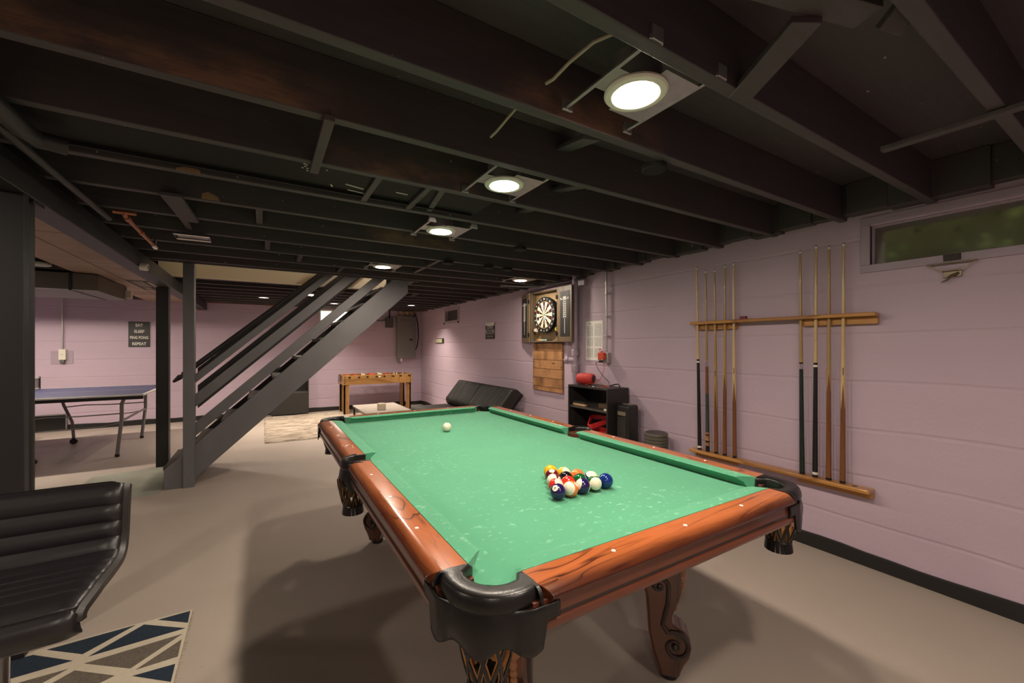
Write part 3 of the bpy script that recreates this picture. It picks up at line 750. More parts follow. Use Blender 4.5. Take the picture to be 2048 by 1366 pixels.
def pool_ball(x, y, color, n, label, num, cap=None):
    p = V((x, y, ZCL + BR)); stripe = cap is not None
    key = ('striped_' if stripe else 'solid_') + color + '_ball'
    if key not in MATS: MATS[key] = ball_mat(key, bcol[color], stripe)
    o = ballmesh.build('pool_ball', MATS[key], None, fix=False, angle=180)
    X, Y, Z = ball_axes(p, num, cap)
    m = Matrix(((X.x, Y.x, Z.x, p.x), (X.y, Y.y, Z.y, p.y), (X.z, Y.z, Z.z, p.z), (0, 0, 0, 1)))
    o.matrix_world = m
    def wrap(v):
        r = BR + .0002 + (v.z > 0) * .0001
        d = V((BR, v.x, v.y)).normalized() * r; return d
    for sgn in (1,):
        text_mb(str(n), .0125 if n < 10 else .0105, Matrix.Identity(4), .0001, shape=wrap, bold=.0002).build('number', m_num, o, smooth=False, fix=False)
    tag(o, label, 'pool ball', 'racked pool balls')
dx, dy = .0576, .0500; bx, by = .438, .333
def bp(row, i): return bx + dx * (i + row * .5), by + dy * row
pool_ball(*bp(0, 0), 'purple', 4, 'solid purple number 4 ball at the front left corner of the rack', (-.38, .42))
pool_ball(*bp(0, 1), 'orange', 13, 'orange and white striped ball beside the purple number 4 ball', (.62, .62), (-.35, .06))
pool_ball(*bp(0, 2), 'purple', 12, 'purple and white striped ball in the middle of the front row', (.3, -.5, 1), (-.86, .25))
pool_ball(*bp(0, 3), 'green', 14, 'green and white striped ball next to the solid blue one', (-.3, .6, 1), (.30, -.05))
pool_ball(*bp(0, 4), 'blue', 2, 'solid blue ball at the front right corner of the rack', (.2, -.1, 1))
pool_ball(*bp(1, 0), 'red', 11, 'red and white striped ball behind the purple number 4 ball', (-.45, -.45), (.72, .42))
pool_ball(*bp(1, 1), 'red', 3, 'solid red ball in the second row of the rack', (.2, -.1, 1))
pool_ball(*bp(1, 2), 'green', 6, 'solid green ball behind the purple striped one', (.2, -.1, 1))
pool_ball(*bp(1, 3), 'blue', 10, 'blue and white striped ball behind the green striped one', (-.5, -.3, 1), (.20, .80))
pool_ball(*bp(2, 0), 'maroon', 15, 'maroon and white striped ball on the left edge of the rack', (.55, .35), (-.55, .30))
pool_ball(*bp(2, 1), 'black', 8, 'black ball in the middle of the rack', (.2, -.1, 1))
pool_ball(*bp(2, 2), 'orange', 5, 'solid pale orange ball in the rack, right of the black ball', (.2, -.1, 1))
pool_ball(*bp(3, 0), 'maroon', 7, 'solid maroon ball with its number facing up', (-.05, .80))
pool_ball(*bp(3, 1), 'yellow', 9, 'yellow and white striped ball behind the black ball', (.1, .88), (.70, .35))
pool_ball(*bp(4, 0), 'yellow', 1, 'solid yellow ball at the far tip of the rack', (.2, -.1, 1))
cb = MB().ball((0, 0, 0), BR, 40, 24).build('cue_ball', plain('ivory_cue_ball', (.78, .70, .54), .15, coat=.3), None, fix=False, angle=180)
cb.location = (.548, 1.640, ZCL + BR + .0004); tag(cb, 'white cue ball alone near the far end of the green cloth', 'pool ball')

# ------------------------------------------------------------------ cues and their wall rack
m_pine = wood('honey_rack_wood', (.22, .085, .018), (.50, .24, .062), 'Y', .8, .3, .4, 4)
m_shaft = wood('maple_shaft', (.36, .235, .10), (.60, .43, .22), 'Z', 2, .3, .3, 3)
m_shaftd = wood('aged_shaft', (.20, .115, .04), (.38, .24, .095), 'Z', 2, .3, .3, 3, seed=5)
m_butt = wood('brown_cue_butt', (.075, .025, .008), (.185, .065, .020), 'Z', 2, .25, .4, 3)
m_blk = plain('black_gloss', (.010, .010, .010), .25)
m_grn = plain('green_black_butt', (.012, .022, .016), .25, var=.8, vscale=14)
m_ivory = plain('ivory_band', (.72, .68, .58), .35); m_chrome = plain('chrome', (.75, .75, .76), .12, metal=1)
m_wrap = plain('grey_linen_wrap', (.030, .034, .036), .7); m_tip = plain('cue_tip', (.10, .09, .08), .8)
for nm, y0, y1, z, wb in (('cue_rack_rail', .100, 1.300, 1.497, 0), ('cue_rack_shelf', .125, 1.300, .462, 1)):
    g = thing(nm, 'upper honey wood rail of the cue rack holding the cue shafts' if not wb else 'lower honey wood shelf of the cue rack carrying the cue butts', 'cue rack', (WX, (y0 + y1) / 2, z))
    c = (WX, (y0 + y1) / 2, z); D = .095 if wb else .085
    mb = MB()
    if wb: mb.box((WX - D, y0, z - .012), (WX - .012, y1, z + .012))
    else: mb.box((WX - D, y0, z - .012), (WX - .066, y1, z + .012)).box((WX - .034, y0 + .002, z - .011), (WX - .012, y1 - .002, z + .011)).box((WX - .066, y0, z - .0115), (WX - .034, y0 + .11, z + .0115)).box((WX - .066, .55, z - .0115), (WX - .034, .90, z + .0115)).box((WX - .066, y1 - .02, z - .0115), (WX - .034, y1, z + .0115))
    mb.build('rack_board', m_pine, g, off=c, bevel=.006, seg=3)
    for a, b in ((y0 + .005, y0 + .40), (y1 - .36, y1 - .02)):
        MB().box((WX - .034, a, z - (.055 if not wb else .05)), (WX, b, z - .012)).build('backing_block', m_pine, g, off=c, bevel=.003)
    if wb: MB().cyl((WX - .055, .205, z + .0115), (WX - .055, .205, z + .0125), .014, n=18).build('cue_hole', m_blk, g, off=c)
def cone_part(p0, p1, r0, r1, a, b, L):
    f = lambda h: r0 + (r1 - r0) * h / L
    return MB().cyl(p0 + (p1 - p0) * (a / L), p0 + (p1 - p0) * (b / L), f(a), f(b), 16)
def cue(yb, yt, zt, label, joint, kind, shaft):
    p0 = V((WX - .055, yb, .4755)); p1 = V((WX - .045, yt, zt)); L = (p1 - p0).length
    g = thing('pool_cue', label, 'pool cue', p0, 0, 'pool cues in the wall rack')
    def part(nm, a, b, m, par=g, grow=0): 
        mb = MB(); f = lambda h: .0155 + (.0062 - .0155) * h / L + grow
        mb.cyl(p0 + (p1 - p0) * (a / L), p0 + (p1 - p0) * (b / L), f(a), f(b), 16); return mb.build(nm, m, par, off=p0, angle=60)
    part('bumper', 0, .014, m_blk)
    j = joint - .4755
    part('shaft', j, L - .022, shaft); part('ferrule', L - .022, L - .006, m_ivory); part('tip', L - .006, L, m_tip)
    if kind == 'black':
        part('cap_ring', .014, .030, m_ivory); b = part('butt', .030, j - .028, m_blk); part('joint_collar', j - .028, j - .014, m_ivory, grow=.0004); part('joint_ring', j - .014, j, m_blk, grow=.0004)
    elif kind == 'green':
        part('butt', .014, j - .045, m_grn); part('joint_collar', j - .045, j - .010, m_chrome, grow=.0004); part('joint_ring', j - .010, j, m_blk, grow=.0004)
    elif kind == 'wrapped':
        part('butt_cap', .014, .045, m_blk); part('butt_sleeve', .045, .150, m_pine); part('wrap', .150, .46, m_wrap); part('forearm', .46, j - .045, m_butt)
        part('joint_collar', j - .040, j, m_chrome, grow=.0004); part('sleeve_ring', .07, .085, m_blk, grow=.0003); part('sleeve_ring', .125, .135, m_blk, grow=.0003)
    else:                                                    # one-piece house cue: brown butt with pale spliced points
        top = j + .02
        part('butt', .014, j, m_butt)
        mb = MB(); f = lambda h: .0155 + (.0062 - .0155) * h / L + .0004
        for q in range(4):
            th0 = pi / 4 + q * pi / 2 + .35
            n = 12; low = j - kind[1]
            for i in range(n):
                h0 = low + (j + .005 - low) * i / n; h1 = low + (j + .005 - low) * (i + 1) / n
                w0 = .80 * i / n; w1 = .80 * (i + 1) / n
                def Q(h, th): 
                    c = p0 + (p1 - p0) * (h / L); return c + V((cos(th), sin(th), 0)) * f(h)
                k = 4
                for u in range(k):
                    a0, a1 = -1 + 2 * u / k, -1 + 2 * (u + 1) / k
                    mb.add([Q(h0, th0 + a0 * w0), Q(h0, th0 + a1 * w0), Q(h1, th0 + a1 * w1), Q(h1, th0 + a0 * w1)], [(0, 1, 2, 3)])
        mb.build('splice', shaft, g, off=p0, fix=False, angle=180)
        if kind[2]:
            mb = MB()
            for i in range(4):
                c = p0 + (p1 - p0) * ((j + .05 + i * .011) / L); d = V((cos(R(200)), sin(R(200)), 0)); mb.cbox(c + d * (f(j) + .0001), (.003, .004, .007))
            mb.build('maker_mark', m_blk, g, off=p0, smooth=False)
    return g
cue(1.227, 1.262, 1.960, 'leftmost pool cue in the rack, black butt with white rings', 1.205, 'black', m_shaft)
cue(1.157, 1.181, 1.919, 'pool cue with a grey wrap and yellow butt sleeve, second from the left', 1.195, 'wrapped', m_shaftd)
cue(1.085, 1.105, 1.914, 'one-piece brown cue with a dark shaft, between the wrapped cue and the others', 1.03, ('s', .26, True), m_shaftd)
cue(1.016, 1.019, 1.935, 'one-piece brown cue with a short pale splice, fourth from the left', 1.10, ('s', .13, False), m_shaftd)
cue(.938, .952, 1.943, 'one-piece brown cue beside the red chalk, last of the left five', 1.06, ('s', .17, True), m_shaft)
cue(.486, .502, 1.944, 'pool cue with a dark green mottled butt and chrome joint', 1.205, 'green', m_shaftd)
cue(.412, .410, 1.958, 'pool cue with a black butt and white end ring, in the right group', 1.205, 'black', m_shaft)
cue(.338, .339, 1.940, 'one-piece brown cue with a dark narrow splice, second from the right', 1.14, ('s', .12, False), m_shaftd)
cue(.265, .264, 1.943, 'rightmost pool cue, pale shaft and one-piece brown butt', 1.09, ('s', .17, True), m_shaft)
o = MB().cbox((WX - .05, .875, 1.5205), (.024, .046, .023)).build('chalk_box', plain('dark_red_card', (.16, .012, .03), .5), None, bevel=.002)
tag(o, 'small dark red chalk box on top of the upper cue rack rail', 'chalk')

# ------------------------------------------------------------------ dartboard in its open cabinet
m_cab = wood('distressed_cabinet', (.045, .028, .014), (.15, .105, .060), 'Z', 1.2, .5, 0, 3)
m_cabin = wood('cabinet_inside', (.15, .095, .045), (.34, .235, .125), 'Z', 1.2, .5, 0, 3)
m_slate = plain('chalk_scoreboard', (.012, .012, .013), .6)
m_chalk = plain('white_print', (.62, .60, .55), .7)
cy0, cy1, cz0, cz1, cd_ = 3.045, 3.635, 1.36, 2.005, .085
cx = WX - cd_; CO = (WX, (cy0 + cy1) / 2, cz0)
g = thing('dartboard_cabinet', 'open wooden dartboard cabinet on the lavender wall', 'dartboard cabinet', CO)
mb = MB(); mb.box((WX - .012, cy0, cz0), (WX, cy1, cz1)); mb.build('back_panel', m_cabin, g, off=CO)
mb = hollow(MB(), cx, WX - .012, cy0, cy1, cz0, cz1, .018); mb.build('cabinet_frame', m_cab, g, off=CO, bevel=.003)
def door(hy, sgn, ang, first):
    """door swung open past flat against the wall; local +Y runs from hinge to free edge"""
    wd = .295; T = M4.Translation((cx - .004, hy, cz0)) @ M4.Rotation(ang * sgn, 4, 'Z')
    d = MB(); s_ = sgn
    d.box((-.026, 0, 0), (0, s_ * wd, cz1 - cz0), T=T); dd = d.build('door', m_cab, g, off=CO, bevel=.003)
    b = MB(); b.box((-.030, s_ * .075, .065), (-.0255, s_ * .255, .585), T=T); sb = b.build('scoreboard', m_slate, dd, off=CO, bevel=.002)
    c = MB(); yc = .165
    c.box((-.0315, s_ * (yc - .028), .275), (-.0298, s_ * (yc - .024), .50), T=T); c.box((-.0315, s_ * (yc + .024), .275), (-.0298, s_ * (yc + .028), .50), T=T)
    for i in range(9):
        z = .285 + i * .024; c.box((-.0315, s_ * (yc - .018), z), (-.0298, s_ * (yc - .004), z + .014), T=T); c.box((-.0315, s_ * (yc + .004), z), (-.0298, s_ * (yc + .018), z + .014), T=T)
    c.box((-.0315, s_ * (yc - .003), .10), (-.0298, s_ * (yc + .005), .275), T=T); c.box((-.0315, s_ * .085, .490), (-.0298, s_ * .245, .496), T=T)
    c.box((-.0315, s_ * (yc - .03), .50), (-.0298, s_ * (yc + .03), .522), T=T)
    for y in (.093, .232): c.box((-.0315, s_ * (y - .008), .499), (-.0298, s_ * (y + .008), .512), T=T)
    c.build('score_print', m_chalk, sb, off=CO, smooth=False)
    h = MB()
    for z in (.10, .53): h.box((-.034, -.012 * s_, z - .022), (-.024, .022 * s_, z + .022), T=T); h.cyl(T @ V((-.03, 0, z - .025)), T @ V((-.03, 0, z + .025)), .007, n=10)
    h.build('hinge', plain('black_iron', (.015, .014, .013), .4, metal=.6), dd, off=CO)
door(cy1, 1, R(-14), 0); door(cy0, -1, R(3), 1)
# dartboard
DX, DY, DZ = cx + .030, 3.335, 1.700
t = NT('dart_face'); v = t.coord(); x, y, z = t.sep(v)
r = t.math('SQRT', t.math('ADD', t.math('MULTIPLY', y, y), t.math('MULTIPLY', z, z)))
an = t.math('ADD', t.math('MULTIPLY', t.math('ARCTAN2', y, z), 20 / (2 * pi)), 20.5)
odd = t.math('GREATER_THAN', t.math('MODULO', t.math('FLOOR', an), 2.0), .5)
base = t.mix(odd, (.013, .013, .012), (.74, .62, .42)); rg = t.mix(odd, (.52, .035, .02), (.02, .16, .035))
def ring(a, b): return t.math('MULTIPLY', t.math('GREATER_THAN', r, a), t.math('LESS_THAN', r, b))
c = t.mix(t.math('ADD', ring(.162, .170), ring(.099, .107)), base, rg)
c = t.mix(t.math('LESS_THAN', r, .016), c, (.02, .16, .035)); c = t.mix(t.math('LESS_THAN', r, .00635), c, (.52, .035, .02))
c = t.mix(t.math('GREATER_THAN', r, .170), c, (.010, .010, .010)); t.set(color=c, rough=.7, spec=.2); m_dart = t.m
DO = (DX, DY, DZ)
o = MB().lathe([(0, .0), (.224, 0), (.2255, -.004), (.2255, -.032), (.223, -.036), (0, -.036)], c=DO, n=64, axis=(1, 0, 0)).build('dartboard', m_dart, None, off=DO, bevel=0)
o.location = DO; tag(o, 'round bristle dartboard hanging inside the open cabinet', 'dartboard')
mb = MB()
for rr in (.016, .099, .107, .162, .170): mb.tube([(DX - .0365, DY + rr * cos(2 * pi * i / 60), DZ + rr * sin(2 * pi * i / 60)) for i in range(60)], .0006, 4, closed=True)
for i in range(20):
    a = 2 * pi * (i + .5) / 20; mb.tube([(DX - .0365, DY + .016 * sin(a), DZ + .016 * cos(a)), (DX - .0365, DY + .17 * sin(a), DZ + .17 * cos(a))], .0005, 4)
mb.build('wire_spider', m_steel, o, off=DO)
for i, nn in enumerate([20, 1, 18, 4, 13, 6, 10, 15, 2, 17, 3, 19, 7, 16, 8, 11, 14, 9, 12, 5]):
    a = 2 * pi * i / 20
    T = frame((DX - .0372, DY - .197 * sin(a), DZ + .197 * cos(a)), (0, -cos(a), -sin(a)), (0, -sin(a), cos(a)))
    text_mb(str(nn), .030, T, .0008, bold=.0002).build('number', m_chalk, o, off=DO, smooth=False)
# darts in the cabinet corners and pens along its ledge
m_brass = plain('brass', (.6, .42, .18), .25, metal=.9)
def dart(y, z, label, cf, flip=1):
    p = V((cx + .02, y, z)); g = thing('dart', label, 'dart', p, 0, 'darts in the cabinet')
    MB().cyl(p + V((0, 0, .0)), p + V((0, 0, .05)), .0045, .004, 10).build('barrel', m_brass, g, off=p)
    MB().cyl(p + V((0, 0, -.028)), p, .0008, .0014, 6).build('point', m_steel, g, off=p)
    MB().cyl(p + V((0, 0, .05)), p + V((0, 0, .09)), .003, n=8).build('stem', m_blk, g, off=p)
    mb = MB()
    for a in (R(45), R(135)):
        d = V((cos(a), sin(a), 0)); q = p + V((0, 0, .085))
        mb.prism([(-.004, 0), (.004, 0), (.020, .012), (.020, .038), (.010, .045), (-.010, .045), (-.020, .038), (-.020, .012)], frame(q, d, (0, 0, 1)), -.0006, .0006)
    mb.build('flight', plain(cf[0], cf[1], .4), g, off=p, smooth=False)
F1 = ('black_flight', (.012, .012, .012)); F2 = ('white_flight', (.6, .58, .52)); F3 = ('yellow_flight', (.52, .50, .03))
dart(3.60, 1.409, 'black-flighted dart at the left corner of the cabinet ledge', F1); dart(3.565, 1.409, 'dart with a tan flight standing beside the black-flighted one', ('tan_flight', (.5, .3, .18)))
dart(3.535, 1.409, 'white-flighted dart, third from the left on the cabinet ledge', F2)
dart(3.115, 1.409, 'dart with a yellow flight in the right corner of the cabinet', F3); dart(3.085, 1.409, 'short black dart next to the yellow-flighted one', F1)
for y0, y1, cc_, lab in ((3.475, 3.395, (.75, .42, .14), 'orange marker pen on the dart cabinet ledge'), (3.39, 3.30, (.25, .58, .66), 'pale blue marker pen between the orange and black ones'), (3.295, 3.20, (.012, .012, .012), 'black marker pen on the dart cabinet ledge')):
    p = V((cx + .012, (y0 + y1) / 2, cz0 + .0265)); g = thing('marker_pen', lab, 'marker', p, 0, 'pens on the dart cabinet ledge')
    MB().cyl((p.x, y0, p.z), (p.x, y1 + .018, p.z), .0085, n=12).build('barrel', plain('pen_%d' % int(y0 * 1000), cc_, .4), g, off=p)
    MB().cyl((p.x, y1 + .018, p.z), (p.x, y1, p.z), .0078, .006, n=12).build('cap', m_blk if cc_[0] < .3 and cc_[1] < .1 else m_ivory, g, off=p)
# charred plank panel below
t = NT('charred_planks'); v = t.coord(); x, y, z = t.sep(v)
pk_ = t.math('FLOOR', t.math('MULTIPLY', z, 8.8)); fr = t.math('FRACT', t.math('MULTIPLY', z, 8.8))
g_ = t.noise(t.coord(scale=(1, 1.6, 30)), 3, 5, .65, .6); cl = t.noise(t.n('ShaderNodeCombineXYZ', {0: t.math('MULTIPLY', y, 3.0), 1: t.math('MULTIPLY', pk_, 7.31), 2: z}).outputs[0], 1.6, 3)
c = t.mix(g_, (.22, .085, .028), (.66, .36, .17)); c = t.mix(t.ramp(cl, [(0, 0.0), (.45, 0.0), (.68, .75)]), c, (.085, .035, .016))
kn = t.ramp(t.noise(t.coord(scale=(1, 6, 9)), 2.2, 1), [(0, 0.0), (.70, 0.0), (.76, .9)]); c = t.mix(kn, c, (.05, .022, .012))
c = t.mix(t.math('LESS_THAN', fr, .05), c, (.03, .014, .008)); t.set(color=c, rough=.55, spec=.3); t.bump(fr, .2, .01)
o = MB().box((WX - .028, 3.055, .745), (WX - .002, 3.675, 1.350)).build('plank_panel', t.m, None, bevel=.003); tag(o, 'burnt-tone plank panel on the wall below the dart cabinet', 'wall panel')

# ------------------------------------------------------------------ pipes, conduit, poster, signs on the right wall
m_pipe = plain('lavender_painted_pipe', (.42, .33, .42), .35, var=.08)
PO = (WX - .05, 2.79, 1.0); g = thing('wall_pipe', 'lavender painted drain pipe beside the dart cabinet', 'pipe', (WX - .05, 2.79, .0))
off = (WX - .05, 2.79, 0)
MB().cyl((WX - .05, 2.79, .0), (WX - .05, 2.79, 2.16), .032, n=20).build('pipe_run', m_pipe, g, off=off)
MB().cyl((WX - .05, 2.79, 1.02), (WX - .05, 2.79, 1.10), .040, n=20).cyl((WX - .05, 2.79, 1.20), (WX - .05, 2.79, 1.27), .040, n=20).build('coupling', m_pipe, g, off=off, bevel=.004)
MB().cyl((WX - .05, 2.79, 1.15), (WX - .11, 2.86, 1.15), .032, n=18).cyl((WX - .10, 2.85, 1.15), (WX - .125, 2.88, 1.15), .040, n=18).build('cleanout_branch', m_pipe, g, off=off, bevel=.004)
MB().cyl((WX - .125, 2.88, 1.15), (WX - .135, 2.892, 1.15), .016, n=6).build('cleanout_plug', m_pipe, g, off=off)
# poster
t = NT('small_print'); v = t.coord(); x, y, z = t.sep(v)
ln = t.math('GREATER_THAN', t.math('FRACT', t.math('MULTIPLY', z, 110)), .42)
wv = t.math('GREATER_THAN', t.noise(t.coord(scale=(1, 90, 200)), 1.0, 2), .44)
gap = t.math('GREATER_THAN', t.noise(t.coord(scale=(1, .01, 16)), 2.2, 0), .36)
t.set(color=t.mix(t.math('MULTIPLY', t.math('MULTIPLY', ln, wv), t.math('MULTIPLY', gap, .75)), (.80, .78, .74), (.16, .16, .16)), rough=.6); m_print = t.m
PC = (WX - .002, 2.527, 1.37); g = thing('notice_sheet', 'white printed notice sheet taped to the wall beside the conduit', 'poster', PC)
MB().box((WX - .003, 2.395, 1.156), (WX - .001, 2.660, 1.585)).build('paper', plain('white_paper', (.80, .78, .74), .6), g, off=PC, smooth=False)
MB().box((WX - .0042, 2.545, 1.19), (WX - .0032, 2.645, 1.535)).build('text_column', m_print, g, off=PC, smooth=False); MB().box((WX - .0042, 2.412, 1.19), (WX - .0032, 2.522, 1.555)).build('text_column', m_print, g, off=PC, smooth=False)
MB().box((WX - .0042, 2.57, 1.552), (WX - .0032, 2.615, 1.558)).box((WX - .0042, 2.415, 1.166), (WX - .0032, 2.47, 1.172)).build('heading', m_blk, g, off=PC, smooth=False)
# conduit with outlet box, orange adapter, leads
CC = (WX - .03, 2.312, 1.19); g = thing('power_outlet', 'grey outlet box at the foot of the steel conduit, right of the notice', 'outlet', CC)
MB().cyl((WX - .03, 2.312, 1.235), (WX - .03, 2.312, 2.18), .0105, n=14).build('conduit', m_steel, g, off=CC)
MB().box((WX - .052, 2.275, 1.135), (WX - .002, 2.350, 1.245)).build('outlet_box', m_steel, g, off=CC, bevel=.004)
MB().box((WX - .056, 2.280, 1.14), (WX - .051, 2.345, 1.24)).build('cover_plate', m_steel, g, off=CC, bevel=.001)
mb = MB()
for z in (1.42, 1.62, 1.86): mb.box((WX - .044, 2.296, z - .008), (WX - .002, 2.328, z + .008)); mb.box((WX - .008, 2.28, z - .010), (WX - .001, 2.360, z + .010))
mb.build('conduit_strap', m_steel, g, off=CC, bevel=.002)
m_orange = plain('orange_adapter_plastic', (.62, .075, .025), .4)
o = MB().box((WX - .095, 2.290, 1.175), (WX - .0565, 2.372, 1.245)).box((WX - .085, 2.32, 1.245), (WX - .07, 2.35, 1.262)).build('plug_adapter', m_orange, None, bevel=.004); adap = o; tag(o, 'orange plug adapter in the outlet box by the notice', 'plug')
o = MB().tube([(WX - .075, 2.36, 1.262), (WX - .085, 2.355, 1.285), (WX - .09, 2.33, 1.28), (WX - .075, 2.33, 1.262)], .003, 6).tube([(WX - .09, 2.30, 1.178), (WX - .10, 2.27, 1.08), (WX - .13, 2.29, .98), (WX - .16, 2.37, .925), (WX - .19, 2.45, .913), (WX - .23, 2.40, .911), (WX - .30, 2.25, .910)], .0028, 6).build('red_cord', plain('red_cable', (.45, .05, .05), .5), adap); o['label'] = 'thin red cord'
g = MB().box((WX - .092, 2.335, 1.142), (WX - .0565, 2.36, 1.165)).tube([(WX - .09, 2.35, 1.15), (WX - .12, 2.375, 1.14), (WX - .11, 2.355, 1.08), (WX - .075, 2.30, .99), (WX - .06, 2.25, .95), (WX - .06, 2.23, .912), (WX - .06, 2.21, .9105)], .0034, 8).tube([(WX - .06, 2.21, .911), (WX - .06, 2.17, .925), (WX - .07, 2.11, .935), (WX - .10, 2.06, .925), (WX - .12, 2.04, .911)], .006, 8).build('black_power_lead', m_blk); tag(g, 'black power lead hanging from the outlet to the bookcase top', 'cable')
# signs on the right wall
m_signb = plain('black_sign', (.020, .018, .018), .5); m_signw = plain('cream_lettering', (.62, .60, .52), .6)
SO = (WX - .006, 4.915, 1.555); g = thing('room_sign', 'dark wall sign with a white torn top edge and the word ROOM', 'sign', SO)
MB().box((WX - .010, 4.765, 1.425), (WX - .001, 5.065, 1.685)).build('board', m_signb, g, off=SO)
mb = MB(); yy = [5.065 - .3 * i / 8 for i in range(9)]; zz = [1.642, 1.640, 1.632, 1.625, 1.628, 1.634, 1.628, 1.632, 1.64]
for i in range(8): mb.add([(WX - .0112, yy[i], zz[i]), (WX - .0112, yy[i + 1], zz[i + 1]), (WX - .0112, yy[i + 1], 1.685), (WX - .0112, yy[i], 1.685)], [(0, 1, 2, 3)])
mb.build('torn_top', m_signw, g, off=SO, smooth=False, fix=False)
def right_text(body, size, y, z, m, name, parent, off, x=WX - .0105, **k):
    return text_mb(body, size, frame((x, y, z), (0, -1, 0), (0, 0, 1)), .0006, **k).build(name, m, parent, off=off, smooth=False)
m_grey = plain('grey_lettering', (.36, .33, .31), .6)
right_text('GAME', .060, 4.915, 1.605, m_grey, 'word_line', g, SO, sx=1.25, bold=.001)
right_text('ROOM', .105, 4.915, 1.535, m_grey, 'word_line', g, SO, sx=.95, bold=.0015)
right_text('house rules', .036, 4.915, 1.468, m_grey, 'word_line', g, SO, sx=1.1)
SO = (WX - .006, 7.085, 1.42); g = thing('framed_plaque', 'small green-edged plaque on the wall below the dark vent window', 'sign', SO)
MB().box((WX - .012, 6.86, 1.37), (WX - .001, 7.31, 1.47)).build('plaque_frame', plain('dark_green_frame', (.035, .055, .022), .5), g, off=SO)
MB().box((WX - .0135, 6.95, 1.383), (WX - .0118, 7.29, 1.457)).build('plaque_face', plain('cream_plaque', (.55, .53, .38), .6), g, off=SO, smooth=False)
mb = MB()
for i in range(8): mb.cbox((WX - .014, 7.25 - i * .034, 1.42), (.001, .018, .03))
mb.build('faint_lettering', plain('faded_ink', (.36, .34, .22), .6), g, off=SO, smooth=False)

# ------------------------------------------------------------------ bookcase by the right wall and what stands on it
m_bc = plain('black_brown_laminate', (.020, .017, .017), .42, var=.15, vscale=10); m_bce = plain('scuffed_edge', (.06, .052, .046), .5)
BX0, BX1, BY0, BY1, BH = 2.315, WX - .025, 2.012, 2.600, .905
BO = ((BX0 + BX1) / 2, (BY0 + BY1) / 2, 0); g = thing('bookcase', 'low black open bookcase standing against the right wall', 'bookcase', BO)
def bpart(n, mb, m=m_bc, par=g, **k): return mb.build(n, m, par, off=BO, **k)
bpart('side_panel', MB().box((BX0, BY0, 0), (BX1, BY0 + .018, BH)), bevel=.001); bpart('side_panel', MB().box((BX0, BY1 - .018, 0), (BX1, BY1, BH - .018)), bevel=.001)
bpart('top_panel', MB().box((BX0, BY0 + .018, BH - .018), (BX1, BY1, BH)), bevel=.001); bpart('back_panel', MB().box((BX1 - .006, BY0 + .018, .05), (BX1, BY1 - .018, BH - .018)))
bpart('shelf', MB().box((BX0 + .008, BY0 + .018, .672), (BX1 - .006, BY1 - .018, .69)), m_bce, bevel=.001); bpart('shelf', MB().box((BX0 + .008, BY0 + .018, .40), (BX1 - .006, BY1 - .018, .418)), m_bce, bevel=.001)
bpart('shelf', MB().box((BX0 + .008, BY0 + .018, .05), (BX1 - .006, BY1 - .018, .068)), m_bce, bevel=.001)
mb = MB()
for z in [.46 + .032 * i for i in range(13)]:
    if abs(z - .68) > .03: mb.cyl((BX0 + .05, BY1 - .0182, z), (BX0 + .05, BY1 - .0195, z), .0035, n=8)
o = bpart('shelf_pin_hole', mb, plain('pin_hole_rim', (.16, .15, .14), .5)); o['kind'] = 'stuff'
# red bluetooth speaker
m_redf = plain('red_speaker_fabric', (.55, .035, .030), .6, bump=.3, bscale=250); sa = V((2.445, 2.665, .966)); sbp = V((2.50, 2.475, .966))
sa = V((2.44, 2.585, .966)); sbp = V((2.50, 2.400, .966)); dsp = (sbp - sa).normalized(); Ls = (sbp - sa).length
SO = (sa + sbp) / 2; SO = V((SO.x, SO.y, .905)); g = thing('portable_speaker', 'red cylindrical speaker lying on top of the bookcase', 'speaker', SO)
MB().lathe([(.040, 0), (.050, .006), (.057, .03), (.060, .07), (.060, Ls - .07), (.057, Ls - .03), (.050, Ls - .006), (.040, Ls)], c=sa, axis=dsp, n=32).build('fabric_body', m_redf, g, off=SO)
for e, s_ in ((sa, -1), (sbp, 1)):
    MB().lathe([(0, .004 * s_), (.030, .004 * s_), (.036, .002 * s_), (.040, -.002 * s_), (.0, -.004 * s_)], c=e, axis=dsp, n=28).build('bass_cone', m_blk, g, off=SO)
MB().cbox(SO + V((0, 0, .002)), (.03, .12, .004)).build('foot', m_blk, g, off=SO)
o = MB().tube([sbp + V((.0, -.0, -.02)), sbp + V((.02, -.03, .0)), sbp + V((.03, -.08, -.045)), sbp + V((.01, -.16, -.0565)), sbp + V((-.06, -.28, -.0565)), sbp + V((-.14, -.22, -.0565))], .003, 6).build('charging_cable', plain('orange_red_cable', (.5, .09, .04), .5), g, off=SO); o['label'] = 'orange-red charging cable'
o = MB().box((2.325, 2.33, .9055), (2.39, 2.46, .913)).build('phone', plain('black_phone', (.012, .013, .016), .2), None, bevel=.003); tag(o, 'black flat phone at the front edge of the bookcase top', 'phone')
o = MB().cyl((2.322, 2.21, .912), (2.335, 2.24, .912), .006, n=10).build('cable_plug', m_ivory, None); tag(o, 'small pale cable plug at the bookcase front edge', 'plug')
